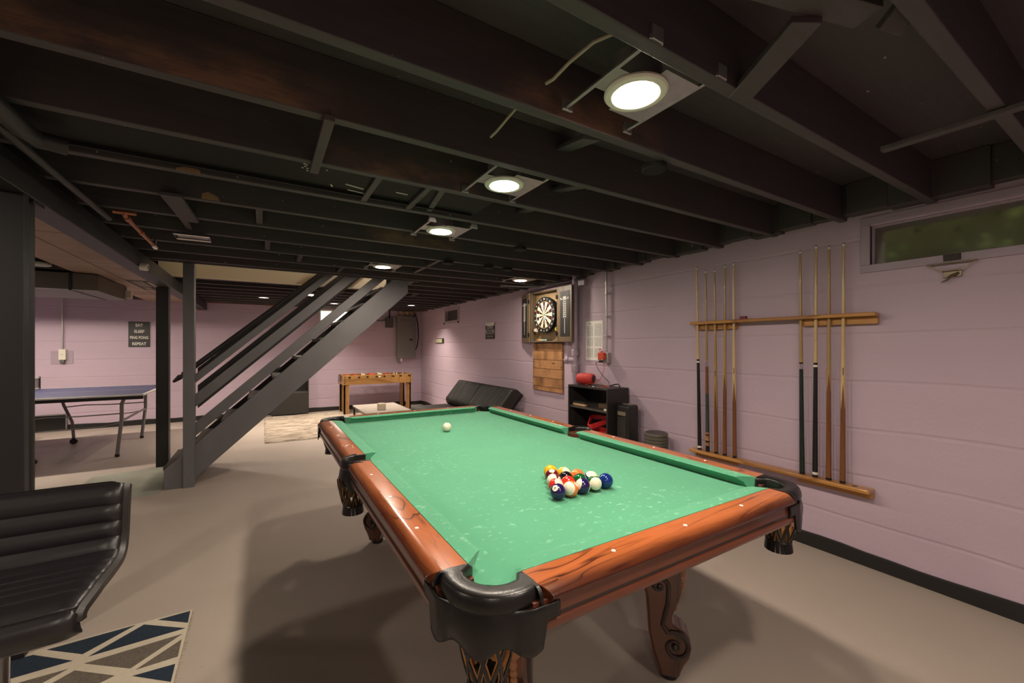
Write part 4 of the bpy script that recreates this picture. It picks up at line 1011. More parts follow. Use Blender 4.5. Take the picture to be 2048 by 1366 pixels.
# brush on the shelf
BRO = (2.42, 2.47, .69); g = thing('table_brush', 'wooden table brush with black bristles on the upper shelf', 'brush', BRO)
MB().box((2.345, 2.37, .6905), (2.385, 2.56, .714)).build('wood_back', plain('pale_brush_wood', (.55, .34, .17), .5), g, off=BRO, bevel=.007)
MB().box((2.350, 2.375, .7135), (2.382, 2.555, .735)).build('bristles', plain('black_bristle', (.016, .018, .020), .8, bump=.6, bscale=200), g, off=BRO, bevel=.005)
o = MB().box((2.335, 2.034, .6905), (2.375, 2.085, .708)).build('white_card_box', m_ivory, None, bevel=.002); tag(o, 'small white box at the right end of the upper shelf', 'box')
o = MB().box((2.42, 2.06, .6905), (2.55, 2.25, .735)).build('brown_box', plain('brown_card', (.10, .065, .032), .6), None, bevel=.004); tag(o, 'brown flat box at the back of the upper shelf', 'box')
# racking triangles
m_rtri = plain('red_rack_plastic', (.62, .03, .035), .3)
def triangle(c, rz, tilt, label):
    T = M4.Translation(c) @ M4.Rotation(tilt, 4, 'Y') @ M4.Rotation(rz, 4, 'Z'); s_ = .148
    prof = [(.0, 0), (.010, 0), (.012, .010), (.010, .045), (.0, .048)]
    outl = []
    for k in range(3):
        a0 = R(90 + 120 * k); cx_, cy_ = cos(a0) * s_ * .86, sin(a0) * s_ * .86
        outl += [(cx_ + .028 * cos(a0 + R(d)), cy_ + .028 * sin(a0 + R(d))) for d in (-60, -30, 0, 30, 60)]
    mb = MB(); n = len(outl); vs = []
    for (x, y) in outl:
        rr = sqrt(x * x + y * y); ux, uy = x / rr, y / rr
        for d, z in prof: vs.append(T @ V((x - ux * d * 1.6, y - uy * d * 1.6, z)))
    k = len(prof); fs = []
    for i in range(n):
        for j in range(k): fs.append((i * k + j, ((i + 1) % n) * k + j, ((i + 1) % n) * k + (j + 1) % k, i * k + (j + 1) % k))
    o = mb.add(vs, fs).build('ball_rack', m_rtri, None, off=c, bevel=.002, angle=50); o.location = c; tag(o, label, 'ball rack', 'red racking triangles on the shelf')
triangle((2.455, 2.285, .530), R(100), R(-16), 'red racking triangle leaning up at the top of the pile on the lower shelf')
triangle((2.455, 2.240, .420), R(80), 0, 'red racking triangle lying flat under the other on the lower shelf')
# tower fan / heater and round louvred unit
m_fan = plain('black_fan_plastic', (.018, .017, .016), .35); FO = (2.47, 1.915, 0); g = thing('tower_heater', 'black tower heater standing right of the bookcase', 'heater', FO)
MB().lathe([(.080, 0), (.090, .012), (.090, .03), (.075, .045), (.0, .045)], c=FO, n=32).build('base', m_fan, g, off=FO)
mb = MB(); mb.box((2.40, 1.835, .045), (2.55, 1.995, .765)); mb.build('housing', m_fan, g, off=FO, bevel=.03, seg=4)
mb = MB()
for i in range(34): mb.box((2.3945, 1.862, .09 + i * .0165), (2.401, 1.968, .0985 + i * .0165))
o = mb.build('grille', plain('grille_bar', (.05, .046, .040), .4), g, off=FO, smooth=False)
MB().box((2.394, 1.865, .665), (2.401, 1.965, .70)).build('control_strip', plain('bronze_strip', (.20, .17, .12), .35), g, off=FO, bevel=.002)
MB().lathe([(0, .7655), (.035, .7655), (.05, .760), (.055, .766), (.04, .772), (0, .772)], c=(2.475, 1.915, 0), n=24).build('top_dial', plain('top_metal', (.35, .33, .30), .3, metal=.7), g, off=FO)
FO = (2.45, 1.565, 0); g = thing('louvred_purifier', 'round grey louvred air unit standing between heater and cue rack', 'air purifier', FO)
mb = MB(); prof = [(.09, 0), (.098, .02)]
for i in range(20): z = .03 + i * .0255; prof += [(.100, z), (.100, z + .014), (.092, z + .016), (.092, z + .0235)]
prof += [(.100, .545), (.097, .560), (.085, .566)]
mb.lathe(prof, c=FO, n=36); mb.build('louvred_body', plain('warm_grey_plastic', (.11, .10, .078), .45), g, off=FO, angle=30)
MB().lathe([(.0, .553), (.070, .553), (.086, .567)], c=FO, n=32).build('top_recess', m_fan, g, off=FO)
# ------------------------------------------------------------------ black futon
m_fut = plain('black_vinyl', (.017, .0155, .014), .50, spec=.35, bump=.1, bscale=120)
FY0, FY1 = 3.86, 5.62; FO = (2.2, (FY0 + FY1) / 2, 0); g = thing('futon_sofa', 'black channel-tufted futon sofa against the right wall', 'sofa', FO)
def cushion(y0, y1, sx0, sx1, name, parent, nrib, back):
    """ribbed pad; back pads lean, seat pads lie"""
    def F(u, v):
        ribs = .020 * abs(sin(pi * nrib * u)) ** .4
        e = min(1, min(u, 1 - u) * nrib * 2); r_ = min(1, min(v, 1 - v) * 9) ** .5
        y = y0 + (y1 - y0) * u
        if back: base = V((2.16, y, .37)); d = V((.30, 0, .36)); nrm = V((-.77, 0, .64)); return base + d * v + nrm * (.055 + ribs * r_ - .05 * (1 - r_) - .02 * (1 - e))
        return V((1.52 + .70 * v, y, .345 + ribs * .6 * r_ - .04 * (1 - r_)))
    mb = MB(); mb.grid(F, nrib * 12, 16)
    n = len(mb.v); nu = nrib * 12
    dwn = V((.05, 0, -.035)) if back else V((0, 0, -.10))
    rim = [i for i in range(nu + 1)] + [(j + 1) * (nu + 1) + nu for j in range(16)] + [16 * (nu + 1) + i for i in range(nu - 1, -1, -1)] + [j * (nu + 1) for j in range(15, 0, -1)]
    vs = [V(mb.v[i]) + (V((.10, 0, -.083)) if back else V((0, 0, -.10))) for i in rim]
    k = len(rim); mb.v += [tuple(x) for x in vs]
    for i in range(k): mb.f.append((rim[i], rim[(i + 1) % k], n + (i + 1) % k, n + i)); mb.m.append(0)
    mb.f.append(tuple(n + i for i in range(k))); mb.m.append(0)
    return mb.build(name, m_fut, parent, off=FO, angle=60)
ym = (FY0 + FY1) / 2
cushion(FY0, ym - .004, 0, 0, 'back_cushion', g, 11, True); cushion(ym + .004, FY1, 0, 0, 'back_cushion', g, 11, True)
cushion(FY0, ym - .004, 0, 0, 'seat_cushion', g, 11, False); cushion(ym + .004, FY1, 0, 0, 'seat_cushion', g, 11, False)
MB().box((1.60, FY0 + .1, .19), (2.30, FY1 - .1, .245)).build('frame', m_post, g, off=FO, bevel=.004)
for x in (1.66, 2.22):
    for y in (FY0 + .15, FY1 - .15): MB().cyl((x, y, 0), (x, y, .19), .018, n=12).build('leg', m_chrome, g, off=FO)
# ------------------------------------------------------------------ coffee table
m_ctop = plain('greige_table_top', (.33, .285, .245), .55, var=.1, vscale=4); CO = (1.0, 5.24, 0)
g = thing('coffee_table', 'low pale coffee table with thin black metal legs', 'coffee table', CO)
MB().box((.69, 4.79, .405), (1.31, 5.69, .425)).build('table_top', m_ctop, g, off=CO, bevel=.002)
hollow(MB(), .378, .405, 0, 0, 0, 0, 0) if False else None
mb = MB(); mb.box((.70, 4.80, .385), (1.30, 4.825, .405)).box((.70, 5.655, .385), (1.30, 5.68, .405)).box((.70, 4.825, .385), (.725, 5.655, .405)).box((1.275, 4.825, .385), (1.30, 5.655, .405)); mb.build('frame', m_blk, g, off=CO)
for x in (.71, 1.29):
    for y in (4.81, 5.67): MB().box((x - .0125, y - .0125, 0 if y < 5 else .024), (x + .0125, y + .0125, .385)).build('leg', m_blk, g, off=CO)
o = MB().lathe([(0, 0), (.055, 0), (.058, .004), (.058, .085), (.052, .09), (.0, .09)], c=(.955, 5.02, .4255), n=28).build('cream_canister', plain('cream_ceramic', (.60, .52, .40), .4), None); tag(o, 'cream round canister standing on the pale coffee table', 'canister')
# ------------------------------------------------------------------ foosball table
m_fo = wood('foosball_oak', (.13, .055, .014), (.36, .185, .055), 'X', 1.0, .4, 0, 4); m_fol = wood('foosball_leg_oak', (.13, .055, .014), (.38, .20, .06), 'Z', 1.0, .4, 0, 3)
m_foin = plain('orange_inner_wood', (.55, .26, .06), .45)
X0, X1, Y0, Y1, Z0, Z1 = .825, 2.150, 7.43, 8.00, .575, .752; FO = ((X0 + X1) / 2, (Y0 + Y1) / 2, 0)
g = thing('foosball_table', 'wooden foosball table with red and white players by the back wall', 'foosball table', FO)
def fp(n, mb, m, par=g, **k): return mb.build(n, m, par, off=FO, **k)
for y in (Y0, Y1 - .018): fp('side_board', MB().box((X0, y, Z0), (X1, y + .018, Z1)), m_fo, bevel=.002)
for x in (X0, X1 - .018): fp('end_board', MB().box((x, Y0 + .018, Z0), (x + .018, Y1 - .018, Z1)), m_fo, bevel=.002)
fp('playfield', MB().box((X0 + .018, Y0 + .018, .63), (X1 - .018, Y1 - .018, .64)), m_foin)
for x in (X0 + .02, X1 - .115):
    for y in (Y0 + .018, Y1 - .113):
        mb = MB(); mb.box((x, y, .024), (x + .095, y + .03, Z0 + .05)); mb.box((x if x < 1 else x + .065, y, .024), ((x if x < 1 else x + .065) + .03, y + .095, Z0 + .05)); fp('leg', mb, m_fol, bevel=.002)
mb = MB()
for x in (X0 + .035, X1 - .035):
    for i in range(4): mb.cyl((x, Y0 - .002, Z0 + .03 + i * .04), (x, Y0, Z0 + .03 + i * .04), .009, n=12)
fp('bolt_cap', mb, m_blk)
MBs = MB().box((X0 - .014, Y0 + .18, Z0 + .06), (X0, Y0 + .40, Z1 + .01)); fp('ball_return', MBs, m_blk, bevel=.004)
m_pr = plain('red_player', (.60, .05, .035), .4); m_pw = plain('white_player', (.75, .70, .60), .4)
pat = [(0, 1), (0, 2), (1, 3), (0, 5), (1, 5), (0, 3), (1, 2), (1, 1)]
for i, (team, n) in enumerate(pat):
    x = X0 + .105 + i * (X1 - X0 - .21) / 7; zr = Z1 - .028
    rod = fp('rod', MB().cyl((x, Y0 - .10 - .05 * (i % 2), zr), (x, Y1 + .06, zr), .0065, n=10), m_steel)
    yk = Y0 - .10 - .05 * (i % 2)
    fp('handle', MB().lathe([(.008, 0), (.016, .004), (.018, .03), (.015, .06), (.017, .085), (.009, .09)], c=(x, yk - .045, zr), axis=(0, 1, 0), n=14), m_blk, rod)
    for k in range(n):
        y = Y0 + .08 + (Y1 - Y0 - .16) * (k + .5) / n
        mb = MB(); mb.box((x - .010, y - .014, zr - .022), (x + .010, y + .014, zr + .020)); mb.ball((x, y, zr + .033), .012, 8, 6); mb.box((x - .007, y - .010, zr - .075), (x + .007, y + .010, zr - .022)); mb.box((x - .014, y - .010, zr - .083), (x + .012, y + .010, zr - .07))
        fp('player', mb, m_pr if team == 0 else m_pw, rod, bevel=.002)
    mb = MB()
    for y in (Y0 + .03, Y1 - .03): mb.cyl((x, y - .012, zr), (x, y + .012, zr), .013, n=12)
    fp('bumper', mb, m_blk, rod)
o = MB().ball((1.50, Y0 - .02, Z1 - .04), .016, 12, 8).build('score_ball', m_pw); 
o.parent = g; o.location = (-FO[0], -FO[1], 0); o['label'] = 'white ball at the serving hole'

# ------------------------------------------------------------------ staircase
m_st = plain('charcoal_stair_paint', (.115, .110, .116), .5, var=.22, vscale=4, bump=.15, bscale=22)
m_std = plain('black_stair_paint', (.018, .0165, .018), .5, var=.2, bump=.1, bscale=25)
m_tread = plain('worn_tread', (.045, .038, .034), .6, var=.4, vscale=7)
SX = (-.1, 4.4, 0); g = thing('staircase', 'open charcoal wooden staircase with slanted guard boards', 'staircase', SX)
def sp(n, mb, m, par=g, **k): return mb.build(n, m, par, off=SX, **k)
up = lambda x: .393 + (x + 1.002) * .921
lo = lambda x: .083 + (x + .995) * .924
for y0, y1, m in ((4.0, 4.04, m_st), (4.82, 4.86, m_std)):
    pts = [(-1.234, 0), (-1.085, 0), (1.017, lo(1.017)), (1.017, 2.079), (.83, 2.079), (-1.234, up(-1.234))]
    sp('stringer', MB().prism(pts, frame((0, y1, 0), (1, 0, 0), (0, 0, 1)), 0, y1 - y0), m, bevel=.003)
for i in range(1, 11):
    z = .2 * i; x = -1.002 + (z - .393) / .921 - .035
    sp('tread', MB().box((x, 4.04, z - .035), (x + .25, 4.82, z)), m_tread, bevel=.008)
sp('newel_post', MB().box((-1.094, 3.972, 0), (-1.009, 4.075, 2.079)), m_st, bevel=.004)
def guard(y, zl, zh, m, x0=-1.03, ztop=2.62):
    zl0, zh0 = zl, zh; s_ = .925
    f = lambda z0, x: z0 + (x + .995) * s_
    xt, xb = -.995 + (ztop - zh) / s_, -.995 + (ztop - zl) / s_
    pts = [(x0, f(zl, x0)), (xb, ztop), (xt, ztop), (x0, f(zh, x0))]
    sp('guard_board', MB().prism(pts, frame((0, y + .038, 0), (1, 0, 0), (0, 0, 1)), 0, .038), m, bevel=.003)
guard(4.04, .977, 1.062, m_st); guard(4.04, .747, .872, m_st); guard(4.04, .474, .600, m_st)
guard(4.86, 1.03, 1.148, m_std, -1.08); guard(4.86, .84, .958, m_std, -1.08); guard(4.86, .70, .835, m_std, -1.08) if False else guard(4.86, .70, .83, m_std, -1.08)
# round handrail with a turned end on the far side
p0, p1 = V((-1.285, 4.79, .925)), V((.62, 4.79, 2.626)); d = (p1 - p0).normalized()
hr = MB().lathe([(.003, 0), (.014, .012), (.020, .04), (.026, .07), (.028, .085), (.018, .098), (.016, .108), (.027, .120), (.030, .135), (.024, .150), (.027, .165), (.027, .9), (.027, 2.45)], c=p0, axis=d, n=18)
sp('handrail', hr, m_std)
for f in (.45, 1.0, 1.5): sp('rail_bracket', MB().tube([p0 + d * f, p0 + d * f + V((0, .02, -.05)), p0 + d * f + V((0, .07, -.06))], .008, 8), m_std)
# ------------------------------------------------------------------ posts
g = MB().box((-1.46, 1.690, 0), (-1.319, 1.735, 1.95)).build('support_post', m_postlit, None, off=(-1.39, 1.76, 0), bevel=.003); g.location = (-1.39, 1.76, 0)
tag(g, 'wide square black post at the left edge in front of the round column', 'post')
g = MB().cyl((-1.375, 1.83, 0), (-1.375, 1.83, 1.95), .040, n=28).build('steel_column', m_post, None, off=(-1.375, 1.83, 0)); g.location = (-1.375, 1.83, 0)
MB().box((-.055, -.055, 1.938), (.055, .055, 1.95)).build('cap_plate', m_post, g); MB().box((-.055, -.055, 0), (.055, .055, .012)).build('base_plate', m_post, g)
tag(g, 'round black steel column just behind the wide square post', 'post')
g = MB().box((-1.452, 4.955, 0), (-1.345, 5.065, 1.95)).build('support_post', plain('black_post', (.010, .009, .009), .5), None, off=(-1.4, 5.01, 0), bevel=.003); g.location = (-1.4, 5.01, 0)
tag(g, 'slim square black post behind the staircase newel', 'post')

# ------------------------------------------------------------------ floor coverings
m_patch = NT('bare_concrete_patch'); v = m_patch.coord()
m_patch.set(color=m_patch.mix(m_patch.noise(v, 5, 6, .65), (.18, .185, .15), (.36, .36, .30)), rough=.85); m_patch.bump(m_patch.noise(v, 30, 4), .2, .005)
pp = [(-1.926, 4.763), (-1.926, 4.866), (-1.72, 4.90), (-1.502, 4.938), (-1.381, 4.955), (-1.31, 4.5), (-1.250, 4.062), (-1.259, 3.91), (-1.29, 3.905), (-1.431, 3.875), (-1.58, 3.82), (-1.78, 3.76), (-1.9, 4.2)]
bpy.data.objects['floor']
MB().prism(pp, M4.Identity(4), .0002, .003).build('bare_patch', m_patch.m, bpy.data.objects['floor'], smooth=False)
# shaggy rug
t = NT('shag_pile'); v = t.coord(scale=(1.3, 3.6, 1)); n1 = t.noise(v, 3.2, 6, .65, 1.0); n2 = t.noise(t.coord(scale=(1, 1, 1)), 45, 4, .6)
c = t.ramp(n1, [(0, (.10, .075, .055)), (.36, (.20, .155, .12)), (.48, (.36, .30, .24)), (.62, (.50, .43, .35)), (1, (.60, .53, .45))])
t.set(color=t.mix(t.math('MULTIPLY', n2, .35), c, (.22, .17, .13)), rough=.95, spec=.1); t.bump(t.math('ADD', n1, t.math('MULTIPLY', n2, .6)), .9, .03); m_shag = t.m
def shag(u, v):
    x, y = -.445 + 2.82 * u, 5.60 + 2.33 * v; e = min(u * 2.82, (1 - u) * 2.82, v * 2.38, (1 - v) * 2.38)
    h = noise.noise(V((x * 9, y * 16, 0))) * .009 + noise.noise(V((x * 30, y * 44, 3))) * .005
    wob = .012 * noise.noise(V((x * 14, y * 14, 8))) if e < .001 else 0
    return V((x + wob, y + wob, max(.003, (.019 if e > .001 else .004) + .6 * h * (1 if e > .001 else .2))))
o = MB().grid(shag, 150, 120).build('shag_rug', m_shag, None, fix=False); tag(o, 'cream and grey shaggy rug under the foosball table', 'rug')
# geometric rug
RO = (-1.3, 1.0, 0); m_rugc = plain('cream_weave', (.50, .44, .35), .95, spec=.1, var=.12, vscale=60, bump=.5, bscale=260)
m_navy = plain('navy_weave', (.024, .034, .050), .95, spec=.1, var=.45, vscale=90, bump=.5, bscale=260); m_gryw = plain('taupe_weave', (.125, .105, .085), .95, spec=.1, var=.5, vscale=90, bump=.5, bscale=260)
g = thing('geometric_rug', 'flat cream rug with navy and taupe triangles under the bar stool', 'rug', RO)
MB().box((-1.90, .10, 0), (-.762, 1.728, .007)).build('rug_ground', m_rugc, g, off=RO, bevel=.002)
navy = [[(-.77, 1.714), (-.767, 1.612), (-.892, 1.711)], [(-1.258, 1.706), (-.973, 1.717), (-1.117, 1.591)], [(-.94, 1.701), (-.771, 1.57), (-1.091, 1.56)], [(-.772, 1.32), (-.770, 1.213), (-.905, 1.328)], [(-1.52, 1.70), (-1.294, 1.693), (-1.139, 1.562), (-1.40, 1.555)],
        [(-1.85, 1.70), (-1.60, 1.70), (-1.72, 1.57)]]
gry = [[(-.776, 1.529), (-.923, 1.383), (-1.092, 1.516)], [(-.773, 1.486), (-.77, 1.366), (-.903, 1.363)], [(-1.40, 1.515), (-1.138, 1.51), (-1.195, 1.463), (-1.32, 1.40)], [(-1.111, 1.485), (-.966, 1.367), (-1.03, 1.335), (-1.25, 1.37)], [(-1.85, 1.52), (-1.50, 1.50), (-1.60, 1.36)]]
for k in range(1, 5):
    for src, dst in ((navy[:6], navy), (gry[:5], gry)):
        for p in src: 
            q = [(x, y - .405 * k) for x, y in p]
            if min(y for x, y in q) > .12 and max(y for x, y in q) < 1.20: dst.append(q)
for nm, lst, m in (('navy_triangles', navy, m_navy), ('taupe_triangles', gry, m_gryw)):
    mb = MB()
    for p in lst: mb.prism(p, M4.Identity(4), .0068, .0078)
    o = mb.build(nm, m, g, off=RO, smooth=False); o['kind'] = 'stuff'
mb = MB()
for i in range(140):
    y = .11 + i * .0115; mb.bar((-.763, y, .003), (-.763 + rnd.uniform(.006, .018), y + rnd.uniform(-.006, .006), .002), .003, .0015)
o = mb.build('fringe', m_rugc, g, off=RO, smooth=False)
# red and black game box under the table
GO = (.34, 3.17, 0); g = thing('game_box', 'red and black flat game box on the floor behind the pool table', 'box', GO, R(0))
MB().box((.200, 2.94, 0), (.52, 3.41, .045)).build('box_body', plain('red_card', (.50, .025, .025), .5), g, off=GO, bevel=.002)
MB().box((.178, 2.94, .0005), (.1995, 3.41, .0455)).build('black_side', m_signb, g, off=GO)
MB().box((.198, 2.94, .0452), (.206, 3.41, .0458)).build('white_edge', m_signw, g, off=GO, smooth=False)
MB().box((.178, 2.94, .0456), (.196, 3.41, .0462)).build('black_lid_band', m_signb, g, off=GO, smooth=False)
mb = MB()
for y in (3.34, 3.0): mb.cbox((.1772, y, .025), (.001, .02, .03))
for y in (3.22, 3.18, 3.12, 3.08): mb.cbox((.1772, y, .025), (.001, .028, .026))
mb.build('band_print', m_signw, g, off=GO, smooth=False)

# ------------------------------------------------------------------ ping pong table and net
m_ppt = plain('navy_table_top', (.030, .034, .080), .45, var=.1); m_line = plain('white_line', (.60, .58, .55), .5); m_alu = plain('grey_leg_paint', (.20, .19, .19), .4, metal=.4)
PX0, PX1, PY0, PY1, PZ = -4.40, -1.665, 5.56, 7.085, .745; PO = ((PX0 + PX1) / 2, (PY0 + PY1) / 2, 0)
g = thing('ping_pong_table', 'navy ping pong table with grey folding legs behind the posts', 'table tennis table', PO)
def pq(n, mb, m, par=g, **k): return mb.build(n, m, par, off=PO, **k)
xm = (PX0 + PX1) / 2
for a, b in ((PX0, xm - .004), (xm + .004, PX1)):
    tp_ = pq('table_top', MB().box((a, PY0, PZ - .016), (b, PY1, PZ)), m_ppt, bevel=.002)
    mb = MB(); z = PZ + .0004
    mb.box((a, PY0, z), (b, PY0 + .02, z + .0004)).box((a, PY1 - .02, z), (b, PY1, z + .0004)).box((a, (PY0 + PY1) / 2 - .0025, z), (b, (PY0 + PY1) / 2 + .0025, z + .0004))
    if b == PX1: mb.box((b - .02, PY0, z), (b, PY1, z + .0004))
    else: mb.box((a, PY0, z), (a + .02, PY1, z + .0004))
    pq('boundary_line', mb, m_line, tp_, smooth=False)
    mb = MB()
    for p, q in (((a + .02, PY0 + .02), (b - .02, PY0 + .045)), ((a + .02, PY1 - .045), (b - .02, PY1 - .02))): mb.box((p[0], p[1], PZ - .055), (q[0], q[1], PZ - .016))
    pq('apron_rail', mb, m_blk, bevel=.003)
    e = PX1 - .003 if b == PX1 else a + .003
    pq('edge_trim', MB().box((min(e, e + .002), PY0, PZ - .018), (max(e, e + .002) + .002, PY1, PZ + .0005)), m_line, smooth=False)
    pq('edge_trim', MB().box((a, PY0 - .002, PZ - .016), (b, PY0, PZ + .0005)), m_line, smooth=False)
mb = MB()
for x in (PX1 - .09, PX1 - .015):
    pass
pq('corner_guard', MB().box((PX1 - .16, PY0 - .004, PZ - .055), (PX1 - .005, PY0 + .05, PZ - .017)), m_blk, bevel=.006)
for sx, xs in ((1, PX1), (-1, PX0)):
    for y in (PY0 + .20, PY1 - .16):
        pts = [V((xs - sx * .20, y, PZ - .03)), V((xs - sx * .235, y, PZ - .12)), V((xs - sx * .235, y, PZ - .30)), V((xs - sx * .275, y, .03))]
        lg = pq('leg', MB().tube(pts, .019, 10), m_alu); pq('foot_cap', MB().cyl((pts[3].x, y, 0), (pts[3].x, y, .032), .022, n=14), m_blk, lg)
        pts = [V((xs - sx * 1.10, y, PZ - .05)), V((xs - sx * 1.06, y, PZ - .22)), V((xs - sx * .98, y, PZ - .45)), V((xs - sx * .965, y, .07))]
        lg = pq('leg', MB().tube(pts, .017, 10), m_alu)
        pq('caster', MB().cyl((xs - sx * .965, y - .014, .038), (xs - sx * .965, y + .014, .038), .038, n=18).box((xs - sx * .965 - .012, y - .018, .04), (xs - sx * .965 + .012, y + .018, .085)), m_blk, lg)
        pq('brace', MB().tube([(xs - sx * 1.04, y, .50), (xs - sx * .85, y, .515), (xs - sx * .6, y, .505), (xs - sx * .245, y, .51)], .007, 8), m_alu)
        pq('brace', MB().tube([(xs - sx * .245, y, .40), (xs - sx * .4, y, .37), (xs - sx * 1.3, y, .36)], .006, 8), m_alu)
        MBt = MB().bar((xs - sx * .236, PY0 + .2, .42), (xs - sx * .236, PY1 - .16, .42), .02, .02)
    pq('cross_bar', MBt, m_alu)
NO = (xm, (PY0 + PY1) / 2, PZ); g = thing('ping_pong_net', 'low table tennis net with a white top band across the navy table', 'net', NO)
t = NT('net_mesh'); v = t.coord(); x, y, z = t.sep(v)
gy = t.math('LESS_THAN', t.math('FRACT', t.math('MULTIPLY', y, 80)), .25); gz = t.math('LESS_THAN', t.math('FRACT', t.math('MULTIPLY', z, 80)), .25)
t.set(color=(.16, .14, .15), rough=.8, alpha=t.math('MAXIMUM', t.math('MAXIMUM', gy, gz), .25)); m_net = t.m
MB().box((xm - .001, PY0 - .1, PZ + .012), (xm + .001, PY1 + .1, PZ + .14)).build('mesh', m_net, g, off=NO, smooth=False)
MB().box((xm - .004, PY0 - .1, PZ + .135), (xm + .004, PY1 + .1, PZ + .152)).box((xm - .003, PY0 - .1, PZ + .002), (xm + .003, PY1 + .1, PZ + .012)).build('top_band', m_line, g, off=NO, smooth=False)
for y in (PY0 - .1, PY1 + .1):
    s_ = 1 if y > 6 else -1
    MB().box((xm - .012, y - .008, PZ - .04), (xm + .012, y + .008, PZ + .158)).box((xm - .012, min(y, y - s_ * .13), PZ - .045), (xm + .012, max(y, y - s_ * .13), PZ - .025)).build('clamp_post', m_blk, g, off=NO, bevel=.003)
# black framed panel low at the wall
PO2 = (-3.25, WY - .03, 0); g = thing('leaning_panel', 'black grey-edged panel standing low at the wall behind the ping pong table', 'panel', PO2)
MB().box((-3.60, WY - .05, .012), (-3.08, WY - .02, .25)).build('panel_board', m_blk, g, off=PO2); hollow(MB(), WY - .056, WY - .018, -3.62, -3.06, 0, .262, .016, 'Y').build('panel_frame', m_alu, g, off=PO2, bevel=.002)

# ------------------------------------------------------------------ things on the back wall
def back_text(body, size, x, z, m, par, off, **k): return text_mb(body, size, frame((x, WY - .0115, z), (1, 0, 0), (0, 0, 1)), .0008, **k).build('word_line', m, par, off=off, smooth=False)
EO = (-2.2225, WY - .006, 1.508); g = thing('slogan_sign', 'black sign reading EAT SLEEP PING PONG REPEAT on the back wall', 'sign', EO)
MB().box((-2.358, WY - .010, 1.298), (-2.087, WY - .001, 1.719)).build('board', m_signb, g, off=EO)
for i, wd in enumerate(('EAT', 'SLEEP', 'PING PONG', 'REPEAT')): back_text(wd, .066, -2.2225, 1.658 - i * .103, m_signw, g, EO, bold=.0018, sx=.66 if len(wd) > 6 else .80)
OO = (-3.118, WY - .03, 1.16); g = thing('wall_outlet', 'white outlet box with a conduit above the ping pong table', 'outlet', OO)
MB().box((-3.250, WY - .008, 1.035), (-3.005, WY - .001, 1.235)).build('wood_backer', m_lav, g, off=OO, bevel=.003)
MB().box((-3.155, WY - .055, 1.10), (-3.075, WY - .008, 1.265)).build('outlet_box', m_ivory, g, off=OO, bevel=.005); MB().box((-3.13, WY - .058, 1.175), (-3.10, WY - .054, 1.19)).build('socket', m_white, g, off=OO)
MB().box((-3.14, WY - .05, 1.05), (-3.09, WY - .008, 1.10)).build('adapter', plain('grey_plug', (.10, .10, .11), .5), g, off=OO, bevel=.004)
MB().cyl((-3.118, WY - .03, 1.265), (-3.118, WY - .03, 2.10), .011, n=12).build('conduit', m_steel, g, off=OO)
BO2 = (2.25, WY - .06, 1.5); g = thing('breaker_panel', 'tall grey electrical breaker panel in the back corner', 'breaker panel', BO2)
m_pan = plain('panel_grey', (.155, .150, .135), .45, var=.08, vscale=3)
MB().box((2.052, WY - .105, 1.070), (2.448, WY - .001, 1.960)).build('panel_box', m_pan, g, off=BO2, bevel=.003); MB().box((2.045, WY - .112, 1.060), (2.455, WY - .1055, 1.972)).build('panel_cover', m_pan, g, off=BO2, bevel=.002)
dr = MB().box((2.135, WY - .118, 1.16), (2.415, WY - .112, 1.88)).build('panel_door', m_pan, g, off=BO2, bevel=.002); MB().box((2.315, WY - .123, 1.44), (2.385, WY - .1175, 1.475)).build('door_latch', m_blk, dr, off=BO2, bevel=.002)
MB().box((2.08, WY - .09, .965), (2.15, WY - .02, 1.06)).build('knockout_box', m_pan, g, off=BO2, bevel=.003); MB().box((2.125, WY - .098, .965), (2.155, WY - .089, 1.045)).build('white_tag', m_ivory, g, off=BO2)
m_ylw = plain('tan_cable', (.42, .27, .10), .5); m_orc = plain('orange_cable', (.45, .17, .05), .5)
WOb = BO2
for i in range(13):
    x = 2.07 + i * .028; m = (m_ylw, m_orc, m_ylw, m_ivory, m_ylw)[i % 5]
    MB().tube([(x, WY - .05, 1.965), (x + rnd.uniform(-.02, .02), WY - .06, 2.03), (x + rnd.uniform(-.04, .04), WY - .075, 2.055), (x + rnd.uniform(-.05, .05), WY - .085, 2.079)], .008, 6).build('cable', m, g, off=WOb)
MB().tube([(2.40, WY - .06, 1.96), (2.47, WY - .07, 2.03), (2.42, WY - .08, 2.065), (2.47, WY - .06, 2.02), (2.53, WY - .05, 1.8), (2.545, WY - .05, 1.5), (2.51, WY - .05, 1.3), (2.455, WY - .06, 1.215)], .010, 8).build('black_cable', m_blk, g, off=WOb)
MB().tube([(2.59, WY - .05, 2.078), (2.575, WY - .055, 2.05), (2.585, WY - .055, 2.02)], .009, 6).build('cable', m_ylw, g, off=WOb)
MO = (1.89, WY - .05, 1.8); g = thing('junction_meter', 'small dark electrical box on the wall left of the breaker panel', 'electrical box', MO)
MB().box((1.815, WY - .09, 1.715), (1.965, WY - .001, 1.915)).build('box_body', plain('bronze_grey_box', (.085, .075, .06), .5), g, off=MO, bevel=.004); MB().cyl((1.895, WY - .04, 1.915), (1.90, WY - .04, 2.12), .014, n=10).tube([(1.82, WY - .04, 1.88), (1.72, WY - .03, 1.86), (1.60, WY - .03, 1.87), (1.52, WY - .03, 1.90)], .010, 8).build('lead', m_post, g, off=MO)
